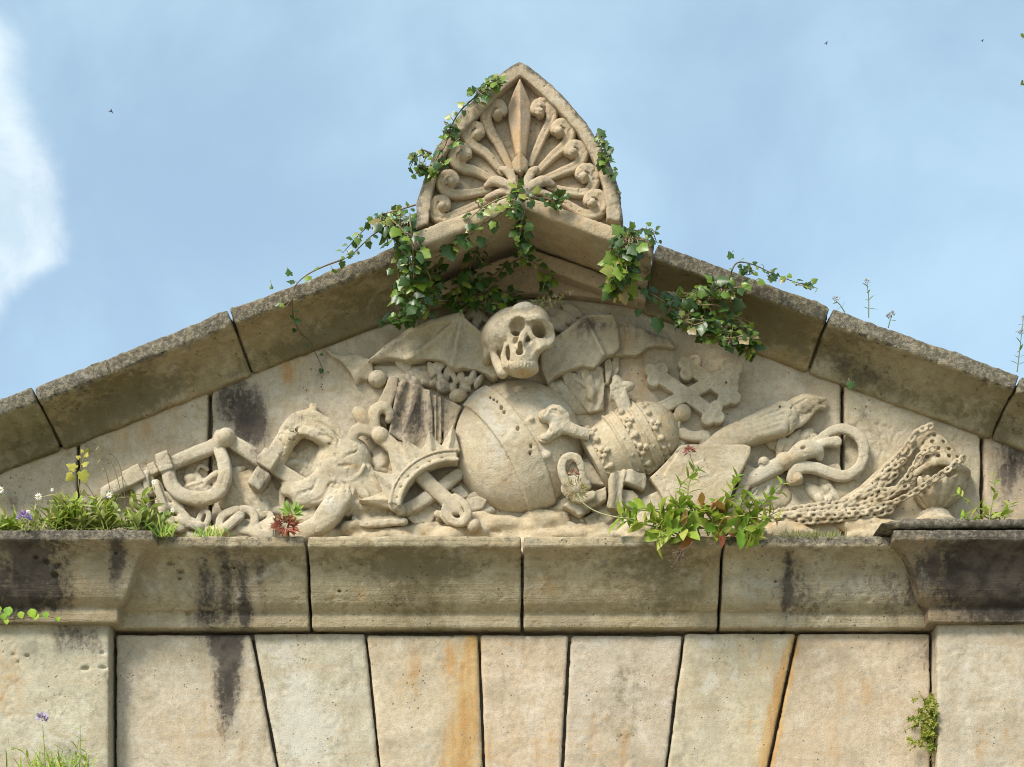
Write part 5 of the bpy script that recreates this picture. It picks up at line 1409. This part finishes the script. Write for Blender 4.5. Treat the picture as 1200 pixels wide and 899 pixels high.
# ---- plants on the ledge
def ledge(u, d=.17): return (u, 634, d)
T0 = 'weeds along the left ledge'
r = plant('leafy_weeds', ledge(100, .25), 'dense bright green weeds covering the left ledge', 'weeds'); r['kind'] = 'stuff'
lf = PM(); st = PM()
for i in range(95):
    u = random.choice([random.uniform(-40, 205), random.uniform(50, 185)]); d = random.uniform(.16, .33)
    hgt = random.uniform(10, 40) * (1.0 if u > 50 else .75) * (1.15 if 55 < u < 175 else .7)
    lean = random.uniform(-14, 14)
    y0 = 622 + (8 if u > 180 else 0)
    upstem(lf, st, [(u, y0 + 6, d), (u + lean * .4, y0 - hgt * .5, d), (u + lean, y0 - hgt, d + random.uniform(-.03, .04))], random.randint(3, 6), random.uniform(12, 22), random.choice([.26, .34, .42]), random.choice([GREENS, YEL, YEL, [(.40, .42, .16), (.3, .36, .12)], [(.38, .33, .17), (.30, .30, .10)]]), .0022)
for i in range(60):
    u = random.uniform(-30, 200); d = random.uniform(.15, .33); p = W3(u, 622, d)
    herb_leaf(lf, p, Vector((random.uniform(-.6, .6), random.uniform(-.3, .3), 1)), FACE, S * random.uniform(12, 34), .09, random.choice(YEL + [(.34, .32, .15)]), .5)
o = lf.build('foliage', M_HERB, r); o['kind'] = 'stuff'; st.build('stem', M_STEM, r)['kind'] = 'stuff'
# scabious
def scabious(path, head, rad, label, col=(.40, .27, .55)):
    r = plant('scabious', path[0], label, 'flower', 'purple scabious flowers'); lf = PM(); st = PM(); fl = PM()
    upstem(lf, st, path, 2, 12, .2, YEL, .003, start=.0); p = W3(*head)
    posy(fl, p, rad, 46, col, .75)
    st.build('stem', M_STEM, r); lf.build('foliage', M_HERB, r); fl.build('flower_head', M_PETAL, r)
scabious([(31, 628, .34), (29, 616, .36), (28, 610, .37)], (28, 608, .37), .034, 'purple scabious flower among the weeds on the left ledge')
# its sister at the bottom left grows from below the picture
scabious([(53, 905, .22), (52, 880, .22), (50, 850, .22)], (49, 843, .22), .030, 'pale purple scabious on a tall stem in front of the left pilaster', (.44, .36, .56))
# daisies
for (u, v, rr, lab) in ((45, 582, .016, 'white daisy above the purple scabious on the left ledge'), (97, 583, .012, 'white daisy half hidden below the yellow leaves on the left ledge'), (128, 580, .014, 'white daisy in front of the shackle bar on the left ledge'), (1, 574, .014, 'white daisy cut by the left picture edge'),
                        (33, 600, .010, 'tiny white daisy just above the scabious head'), (61, 574, .008, 'tiny daisy bud high on a thin stem above the ledge'), (202, 598, .010, 'tiny white daisy in front of the hanging shackle chain'), (180, 565, .011, 'white daisy at the top of the shackle chain')):
    r = plant('daisy', (u, 630, .26), lab, 'daisy', 'white daisies on the left ledge'); st = PM(); lf = PM()
    upstem(lf, st, [(u + random.uniform(-8, 8), 632, .24), (u + 2, (v + 632) / 2, .25), (u, v, .26)], 3, 8, .22, GREENS, .0016)
    st.build('stem', M_STEM, r); lf.build('foliage', M_HERB, r); daisy(r, W3(u, v, .262), rr, Vector((random.uniform(-.3, .3), -.8, .5)).normalized())
# yellow leaved vine and dry stalks
r = plant('vine_sprig', (94, 628, .2), 'upright vine sprig with yellow green leaves in front of the left gable joint', 'vine'); lf = PM(); st = PM()
Q = [W3(*q) for q in crom([(94, 628, .2), (95, 590, .2), (92, 560, .2), (97, 540, .19), (101, 528, .18)], 5)]; st.tube(Q, .003, .0015, (.25, .22, .08))
for (u, v, z_, tx, tz) in ((88, 549, 13, -.6, .3), (95, 553, 15, .3, -1), (85, 556, 12, -.8, -.7), (97, 545, 9, .8, .5), (100, 535, 7, .4, .8), (93, 537, 6, -.7, .5), (102, 529, 5, .5, .8), (97, 530, 5, -.5, .8)):
    ivy_leaf(lf, W3(u, v, .22), Vector((tx, 0, tz)), (FACE + rv(.25)).normalized(), S * z_, random.choice([(.42, .36, .04), (.36, .36, .05), (.45, .40, .07)]))
st.build('stem', M_STEM, r); lf.build('foliage', M_HERB, r)
r = plant('dry_stalks', (150, 630, .2), 'thin dry brown stalks arching in front of the shackle bar', 'dry stalks'); st = PM(); lf = PM()
for p in ([(152, 625, .2), (146, 580, .2), (140, 545, .18), (128, 530, .17), (116, 523, .16)], [(150, 625, .2), (140, 570, .2), (130, 542, .18), (118, 538, .17)], [(112, 628, .22), (106, 590, .22), (98, 572, .2)], [(126, 626, .2), (120, 600, .2), (108, 578, .2), (100, 566, .2)], [(132, 590, .18), (126, 560, .16), (122, 548, .16)]):
    st.tube([W3(*q) for q in crom(p, 6)], .0022, .0012, (.14, .11, .06), 4)
    herb_leaf(lf, W3(*p[-1]), Vector((-.5, 0, -.5)), FACE, S * 7, .25, (.3, .26, .12))
st.build('stem', M_STEM, r); lf.build('foliage', M_HERB, r)
# succulent
r = plant('succulent', ledge(335, .22), 'small succulent rosette with red lower leaves and a bright green top', 'succulent'); lo = PM(); hi = PM(); st = PM()
st.tube([W3(338, 632, .2), W3(337, 618, .22), W3(342, 604, .23)], .006, .004, (.10, .05, .04))
for p in ([(320, 628, .24), (322, 614, .27), (336, 606, .28)], [(332, 630, .25), (328, 616, .28), (338, 610, .28)], [(346, 630, .25), (344, 618, .28), (350, 612, .27)], [(318, 616, .25), (332, 611, .28), (348, 620, .27)]): st.tube([W3(*q) for q in crom(p, 4)], .0022, .0015, (.07, .035, .03), 4)
for i in range(90):
    a = i * 2.4; q = random.uniform(.3, 1); p = W3(335 + 10 * q * math.cos(a), 616 + 7 * q * math.sin(a), .26)
    herb_leaf(lo, p, Vector((math.cos(a), -.5, -math.sin(a) * .6 + .1)) + rv(.25), FACE + rv(.3), S * random.uniform(8, 13), .22, random.choice([(.42, .10, .07), (.48, .16, .11), (.36, .08, .05), (.46, .24, .16)]), .2)
for i in range(34):
    a = i * 2.4; p = W3(342 + 3 * math.cos(a), 602 + 3 * math.sin(a), .25)
    herb_leaf(hi, p, Vector((math.cos(a), -.3, -math.sin(a) * .6 + .45)) + rv(.2), FACE + rv(.3), S * random.uniform(9, 15), .26, random.choice([(.30, .46, .08), (.38, .50, .16), (.24, .40, .06)]), .2)
st.build('stem', M_STEM, r); lo.build('red_leaves', M_HERB, r); hi.build('green_leaves', M_HERB, r)
# grass tufts
def tuft(u, d, n, hgt, label, spread=14, y0=632, cols=None, name='grass_tuft', wd=.09):
    r = plant(name, (u, y0, d), label, 'grass', 'grass tufts on the ledge'); lf = PM()
    for i in range(n):
        p = W3(u + random.gauss(0, spread * .5), y0, d + random.uniform(-.04, .04))
        herb_leaf(lf, p, Vector((random.gauss(0, .5), random.gauss(0, .25), 1)), FACE + rv(.2), S * hgt * random.uniform(.5, 1.1), wd, random.choice(cols or (YEL + GREENS)), random.uniform(.1, 1.0))
    lf.build('blades', M_HERB, r); return r
tuft(243, .2, 60, 20, 'grass tuft at the foot of the left gable joint', 22)
tuft(188, .3, 60, 26, 'grass tuft at the corner where the left ledge steps back', 14, 630)
tuft(955, .22, 170, 13, 'low brown green grass below the censer chains', 44, 632, [(.22, .22, .07), (.28, .26, .09), (.14, .16, .05), (.20, .2, .10)])
tuft(66, .22, 50, 34, 'grass rising from below in front of the left pilaster', 42, 908, YEL + GREENS, wd=.06)
r = plant('leafy_weeds', (66, 915, .2), 'pale green leafy weed at the bottom left corner before the pilaster', 'weeds'); lf = PM(); st = PM()
for p in ([(60, 915, .2), (58, 895, .2), (52, 872, .2)], [(80, 915, .2), (88, 890, .2), (93, 864, .2)], [(92, 915, .2), (94, 880, .2), (94, 850, .2)], [(40, 915, .2), (34, 890, .2), (22, 878, .2), (8, 875, .2)], [(72, 915, .2), (70, 896, .2), (74, 876, .2)], [(50, 915, .2), (44, 900, .2), (40, 890, .2)], [(98, 915, .2), (100, 895, .2), (102, 880, .2)]):
    upstem(lf, st, p, 5, 13, .24, YEL + [(.26, .40, .06)], .002)
st.build('stem', M_STEM, r); lf.build('foliage', M_HERB, r)
# trailing leaves under the left cornice
r = plant('trailing_vine', (0, 722, .22), 'little vine with round bright leaves trailing under the left cornice end', 'vine'); lf = PM(); st = PM()
st.tube([W3(*q) for q in crom([(-30, 722, .2), (10, 726, .19), (50, 722, .19), (80, 728, .18), (105, 727, .18)], 5)], .0028, .0015, (.20, .13, .06))
for (u, v, z_) in ((12, 716, 13), (4, 722, 9), (24, 720, 9), (36, 718, 12), (44, 722, 9), (54, 720, 9), (-4, 714, 12), (68, 725, 6), (8, 728, 7)):
    herb_leaf(lf, W3(u, v - z_ * .4, .21), Vector((random.uniform(-.4, .4), -.2, -1)), FACE + rv(.2), S * z_, .95, random.choice([(.26, .46, .03), (.34, .50, .04), (.20, .38, .03)]), .3)
st.build('stem', M_STEM, r); lf.build('foliage', M_HERB, r)
# the large leafy valerian
r = plant('valerian', ledge(820, .2), 'big sprawling valerian with yellow green and reddish leaves hanging over the cornice', 'plant'); lf = PM(); st = PM(); fl = PM(); dr = PM()
MIX = GREENS[:2] + GREENS[3:4] + YEL + YEL + [(.26, .42, .05), (.18, .34, .04)]
RM = MIX + REDS
for p, n, size, cols in (([(800, 628, .22), (770, 618, .26), (745, 612, .28), (724, 604, .28)], 5, 24, MIX), ([(800, 628, .22), (775, 602, .26), (755, 596, .27), (735, 600, .28)], 5, 20, MIX), ([(820, 628, .22), (812, 600, .27), (806, 575, .28), (814, 548, .28)], 7, 15, GREENS),
                         ([(840, 628, .22), (850, 600, .27), (858, 575, .28), (864, 556, .29)], 8, 18, MIX), ([(850, 628, .22), (880, 606, .27), (896, 588, .28), (918, 564, .29)], 9, 17, MIX), ([(860, 628, .22), (888, 612, .27), (910, 600, .28)], 5, 17, RM), ([(830, 628, .22), (824, 606, .28), (822, 590, .3)], 6, 19, RM),
                         ([(810, 628, .24), (806, 624, .3), (800, 616, .33)], 4, 22, RM), ([(830, 626, .26), (838, 616, .33), (850, 622, .36)], 5, 21, RM), ([(845, 626, .25), (846, 604, .3), (842, 590, .31)], 6, 20, RM), ([(860, 626, .26), (872, 620, .33), (886, 630, .34)], 5, 20, MIX),
                         ([(790, 628, .26), (782, 624, .33), (768, 632, .34)], 4, 22, MIX), ([(815, 628, .26), (800, 600, .3), (796, 588, .3)], 6, 17, MIX), ([(870, 628, .24), (866, 600, .28), (872, 580, .29)], 7, 17, MIX), ([(780, 628, .24), (790, 606, .28), (800, 592, .3)], 5, 19, MIX), ([(800, 630, .26), (788, 612, .3), (772, 604, .3)], 5, 20, YEL),
                         ([(830, 628, .28), (836, 606, .33), (832, 596, .33)], 5, 18, REDS + YEL)):
    upstem(lf, st, p, n + 1, size * 1.15, .44, cols, .0042, start=.12)
    q_ = [(a + random.uniform(-14, 14), b + random.uniform(-5, 8), c + random.uniform(-.03, .03)) for a, b, c in p]; (upstem(lf, st, q_, n - 1, size * 1.0, .42, cols, .0036, start=.25) if random.random() < .6 else None)
posy(fl, W3(808, 530, .28), .028, 36, (.36, .13, .13), .8); st.tube([W3(814, 548, .28), W3(811, 540, .28), W3(808, 532, .28)], .003, .002, (.25, .22, .10), 4)
for q in crom([(725, 606, .28), (705, 600, .28), (690, 592, .27), (676, 572, .26)], 1)[:1]: pass
st.tube([W3(*q) for q in crom([(745, 608, .28), (722, 606, .28), (700, 600, .27), (684, 590, .26), (677, 578, .25)], 5)], .0032, .002, (.42, .42, .20), 4)
for i in range(120):
    a = random.uniform(0, 6.283); q = math.sqrt(random.random()); u = 676 + 12 * q * math.cos(a); v = 574 + 12 * q * math.sin(a)
    herb_leaf(dr, W3(u, v, .25 + random.uniform(-.03, .03)), Vector((math.cos(a), -.2, -math.sin(a) + .4)) + rv(.5), FACE + rv(.5), S * random.uniform(3, 8), .22, random.choice([(.36, .28, .11), (.28, .2, .08), (.42, .36, .18), (.25, .18, .09)]))
dr.build('dried_flower_head', M_HERB, r, label='straw coloured dried flower head before the key bow'); dr = PM()
posy(dr, W3(672, 556, .25), .022, 26, (.30, .15, .10), .8)
dr.build('flower_head', M_HERB, r, label='withered red brown flower head inside the key bow'); dr = PM()
# hanging dried flower head
HZ = [(815, 628, .34), (808, 640, .35), (798, 646, .35), (795, 656, .35)]
st.tube([W3(*q) for q in crom(HZ, 5)], .003, .002, (.20, .12, .09), 4)
for i in range(26):
    u = random.gauss(795, 7); v = random.gauss(655, 7)
    p0_ = W3(800, 645, .35); p1_ = W3(u, v, .35 + random.uniform(-.03, .03))
    st.tube([p0_, (p0_ + p1_) / 2 + rv(.004), p1_], .0014, .001, (.20, .13, .09), 3)
    posy(dr, p1_, .007, 7, (.24, .15, .11), 1.0)
st.build('stem', M_STEM, r); lf.build('foliage', M_HERB, r); fl.build('flower_head', M_PETAL, r); dr.build('dried_flower_head', M_HERB, r, label='brown dried flower head hanging over the cornice')
# young plants right of the censer
r = plant('young_valerian', ledge(1158, .3), 'young bright green leafy plant on the dark right ledge beside the censer', 'plant'); lf = PM(); st = PM()
for p, n, size in (([(1150, 618, .3), (1146, 600, .32), (1130, 584, .33), (1122, 578, .33)], 5, 15), ([(1160, 618, .3), (1162, 595, .31), (1166, 575, .31), (1163, 552, .31)], 6, 13), ([(1155, 618, .32), (1158, 605, .33), (1150, 592, .33)], 5, 15), ([(1172, 618, .3), (1180, 602, .31), (1184, 590, .31)], 6, 14), ([(1140, 618, .32), (1136, 608, .34), (1128, 604, .34)], 4, 15), ([(1170, 618, .33), (1172, 606, .34), (1178, 600, .34)], 5, 15)):
    upstem(lf, st, p, n, size, .36, MIX, .003)
st.build('stem', M_STEM, r); lf.build('foliage', M_HERB, r)
# cushion plant in the right joint
r = plant('stonecrop', (1094, 850, .05), 'green stonecrop cushion growing from the joint beside the right pilaster', 'plant'); lf = PM(); st = PM()
for i in range(120):
    a = random.random(); u = 1096 - abs(random.gauss(0, 14)) * (1 if a > .3 else .6); v = random.gauss(848, 17); d = .03 + random.uniform(0, .10) * (1 - abs(u - 1090) / 50)
    if ((u - 1090) / 34) ** 2 + ((v - 846) / 36) ** 2 > 1: continue
    p = W3(u, v, d)
    if i % 3 == 0: st.tube([W3(1096, v + 6, .0), (p + W3(1096, v + 4, .02)) / 2, p], .002, .0014, (.20, .20, .06), 3)
    c = random.choice([(.24, .27, .035), (.30, .31, .05), (.17, .21, .03), (.34, .32, .08)])
    for k in range(9):
        b = k * 2.4; herb_leaf(lf, p, Vector((math.cos(b), -.5, math.sin(b))) + rv(.2), FACE + rv(.4), S * random.uniform(3.5, 6), .5, c)
for (u0, v0, u1, v1) in ((1086, 830, 1079, 812), (1090, 826, 1086, 818), (1090, 880, 1093, 897), (1074, 850, 1060, 856), (1080, 866, 1066, 880)):
    st.tube([W3(u0, v0, .04), W3((u0 + u1) / 2, (v0 + v1) / 2, .05), W3(u1, v1, .05)], .002, .0012, (.22, .12, .06), 3)
    for q in np.linspace(.2, 1, 6): herb_leaf(lf, W3(u0 + (u1 - u0) * q, v0 + (v1 - v0) * q, .05), rv(1), FACE, S * 4.5, .45, (.26, .26, .06))
st.build('stem', M_STEM, r); lf.build('foliage', M_HERB, r)
# slender tree standing just outside on the right, its twig tips reaching in
tb = W3(1330, 300, 1.3)
r = empty('tree', (tb.x + .1, tb.y, 0), 'slender leafy tree whose twig tips reach in at the upper right edge', 'tree'); lf = PM(); st = PM()
st.tube([(tb.x + .1, tb.y, 0), (tb.x + .02, tb.y + .05, 1.8), (tb.x + .06, tb.y, 3.6), (tb.x - .02, tb.y, 5.2), (tb.x + .02, tb.y, 6.4)], .075, .02, (.14, .11, .08), 8)
LG = [(.08, .12, .03), (.12, .16, .04), (.06, .10, .025), (.16, .20, .06)]
for p in ([(1328, 150, 1.3), (1260, 70, 1.25), (1197, 42, 1.2)], [(1328, 190, 1.3), (1260, 120, 1.25), (1196, 98, 1.2)], [(1328, 170, 1.3), (1260, 95, 1.22), (1207, 70, 1.2)], [(1330, 210, 1.3), (1260, 140, 1.2), (1201, 104, 1.2)]): upstem(lf, st, p, 16, 8, .45, LG, .007, start=.25)
for i in range(26):
    z0 = random.uniform(60, 420); a = random.uniform(-.6, 3.7)
    e = (1332 + 105 * math.cos(a) * random.uniform(.5, 1), z0 - 90 * random.uniform(.4, 1.2), 1.3 + .45 * math.sin(a))
    if e[0] < 1226: continue
    upstem(lf, st, [(1330, z0, 1.3), ((1330 + e[0]) / 2, (z0 + e[1]) / 2 - 8, (1.3 + e[2]) / 2), e], 18, 11, .45, LG, .007, start=.25)
st.build('trunk', M_STEM, r); lf.build('crown', M_HERB, r)
# ---- far small birds
for (u, v, dist, lab) in ((130, 131, 45, 'tiny dark bird gliding in the blue sky left of the antefix'), (968, 51, 60, 'tiny bird speck in the sky right of the antefix, the nearer of two'), (1151, 48, 70, 'tiny bird speck near the upper right corner')):
    p = W3(u, v, -dist); pm = PM()
    s_ = .13
    pm.tube([p + Vector((-.5 * s_, 0, 0)), p + Vector((-.25 * s_, 0, .05 * s_)), p + Vector((.2 * s_, 0, .05 * s_)), p + Vector((.55 * s_, 0, -.03 * s_))], .07 * s_, .02 * s_, (.03, .03, .035), 6)
    for sg_ in (-1, 1):
        a = [Vector((-.15, 0, .06)), Vector((.18, 0, .06)), Vector((.25, sg_ * .5, .16)), Vector((.02, sg_ * .5, .18)), Vector((.4, sg_ * 1.05, .08))]
        top = [p + q * s_ for q in a]; bot = [q + Vector((0, 0, -.02 * s_)) for q in top]
        pm.add(top + bot, [(0, 1, 2, 3), (3, 2, 4), (6, 5, 8, 7), (7, 8, 9), (0, 3, 8, 5), (1, 6, 7, 2), (3, 4, 9, 8), (2, 7, 9, 4)], (.03, .03, .035))
    o = pm.build('bird', M_STEM, None); tag(o, lab, 'bird', 'distant birds')
# ------------------------------------------------------------------ ground
m, nt = nodes('gravel_ground'); g = NT(nt)
out = g.n('ShaderNodeOutputMaterial'); bs = g.n('ShaderNodeBsdfPrincipled'); tc = g.n('ShaderNodeTexCoord')
c = g.mix(g.sstep(g.noise(tc.outputs['Object'], .4, 6), .4, .6), (.27, .245, .19), (.20, .19, .12))
g.l(c, bs.inputs['Base Color']); bs.inputs['Roughness'].default_value = .95; g.l(bs.outputs[0], out.inputs[0])
n = 24; R = 3000.0
gv = [(0, 0, 0)] + [(R * math.cos(i * 2 * math.pi / n), R * math.sin(i * 2 * math.pi / n), 0) for i in range(n)]
gl = []; gs = []
for i in range(n): gl += [0, 1 + i, 1 + (i + 1) % n]; gs.append(3)
tag(mesh_np('ground', gv, gl, gs, m, None, smooth=False), kind='structure')

# ------------------------------------------------------------------ sky and light
SUN_EL, SUN_AZ = 44.0, 222.0           # degrees; azimuth measured clockwise from +y (the camera looks along +y)
sv = Vector((math.sin(math.radians(SUN_AZ)) * math.cos(math.radians(SUN_EL)), math.cos(math.radians(SUN_AZ)) * math.cos(math.radians(SUN_EL)), math.sin(math.radians(SUN_EL))))
w = bpy.data.worlds.new('World'); C.world = w; w.use_nodes = True
nt = w.node_tree; nt.nodes.clear(); g = NT(nt)
out = g.n('ShaderNodeOutputWorld'); bg = g.n('ShaderNodeBackground'); sky = g.n('ShaderNodeTexSky', sky_type='NISHITA')
sky.sun_disc = False; sky.sun_elevation = math.radians(SUN_EL); sky.sun_rotation = math.radians(SUN_AZ)
sky.air_density = 1.0; sky.dust_density = 1.5; sky.ozone_density = 1.0; sky.altitude = 0
tc = g.n('ShaderNodeTexCoord'); vec = tc.outputs['Generated']
sep = g.n('ShaderNodeSeparateXYZ'); g.l(vec, sep.inputs[0])
# thin high haze in patches
hz = g.sstep(g.noise(vec, 7.5, 6, .52, .25), .34, .72)
col = g.mix(g.math('MULTIPLY_ADD', hz, .22, .27), sky.outputs[0], (4.5, 6.25, 6.85))
# one tall cumulus standing to the left (bearing left of the gable), ragged edge
bearing = g.math('DIVIDE', sep.outputs[0], sep.outputs[1])          # tan of the bearing
elev = g.math('DIVIDE', sep.outputs[2], sep.outputs[1])
nz = g.noise(vec, 34, 7, .62, .3); nz2 = g.noise(vec, 9, 4, .5)
edge = g.math('ADD', bearing, g.math('ADD', g.math('MULTIPLY', g.math('SUBTRACT', nz, .5), .030), g.math('MULTIPLY', g.math('SUBTRACT', nz2, .5), .03)))
lim = g.n('ShaderNodeFloatCurve')
g.l(g.math('DIVIDE', elev, .8), lim.inputs['Value'])
cv_ = lim.mapping.curves[0]
pts = [(0, .70), (.50, .72), (.54, .748), (.555, .767), (.582, .765), (.621, .760), (.644, .752), (.666, .742), (.70, .736), (.73, .72), (1, .60)]
cv_.points[0].location = pts[0]; cv_.points[1].location = pts[-1]
for p in pts[1:-1]: cv_.points.new(*p)
lim.mapping.update()
limit = g.math('SUBTRACT', lim.outputs[0], 1.0)
cm = g.sstep(g.math('SUBTRACT', limit, edge), -.010, .016)
cm = g.math('MULTIPLY', cm, g.sstep(sep.outputs[1], .02, .2))
ctone = g.mix(g.sstep(g.noise(vec, 16, 6, .6, .4), .36, .66), (3.7, 4.6, 5.2), (5.7, 6.2, 6.4))
col = g.mix(g.math('MULTIPLY', cm, .72), col, ctone)
g.l(col, bg.inputs[0]); bg.inputs[1].default_value = 0.105
g.l(bg.outputs[0], out.inputs[0])

sl = bpy.data.lights.new('sun', 'SUN'); sl.energy = 2.75; sl.angle = math.radians(19); sl.color = (1, .95, .86)
so = bpy.data.objects.new('sun', sl); COL.objects.link(so); so.location = sv * 30
so.rotation_euler = sv.to_track_quat('Z', 'Y').to_euler()

# ------------------------------------------------------------------ camera (level, lens shifted up so that uprights stay upright)
cam = bpy.data.cameras.new('camera'); co = bpy.data.objects.new('camera', cam); COL.objects.link(co)
co.location = (0, -D, ZC); co.rotation_euler = (math.radians(90), 0, 0)
cam.sensor_width = 36; cam.lens = 36 * D / (1200 * S)
cam.shift_y = (zp(449.5) - ZC) / (1200 * S)
cam.clip_start = .1; cam.clip_end = 8000
C.camera = co
vs_ = C.view_settings
C.display_settings.display_device = 'sRGB'
vs_.view_transform = 'Standard'; vs_.look = 'None'; vs_.exposure = 0.82; vs_.gamma = 1; vs_.use_curve_mapping = False
C.cycles.max_bounces = 5
C.cycles.filter_width = 1.0
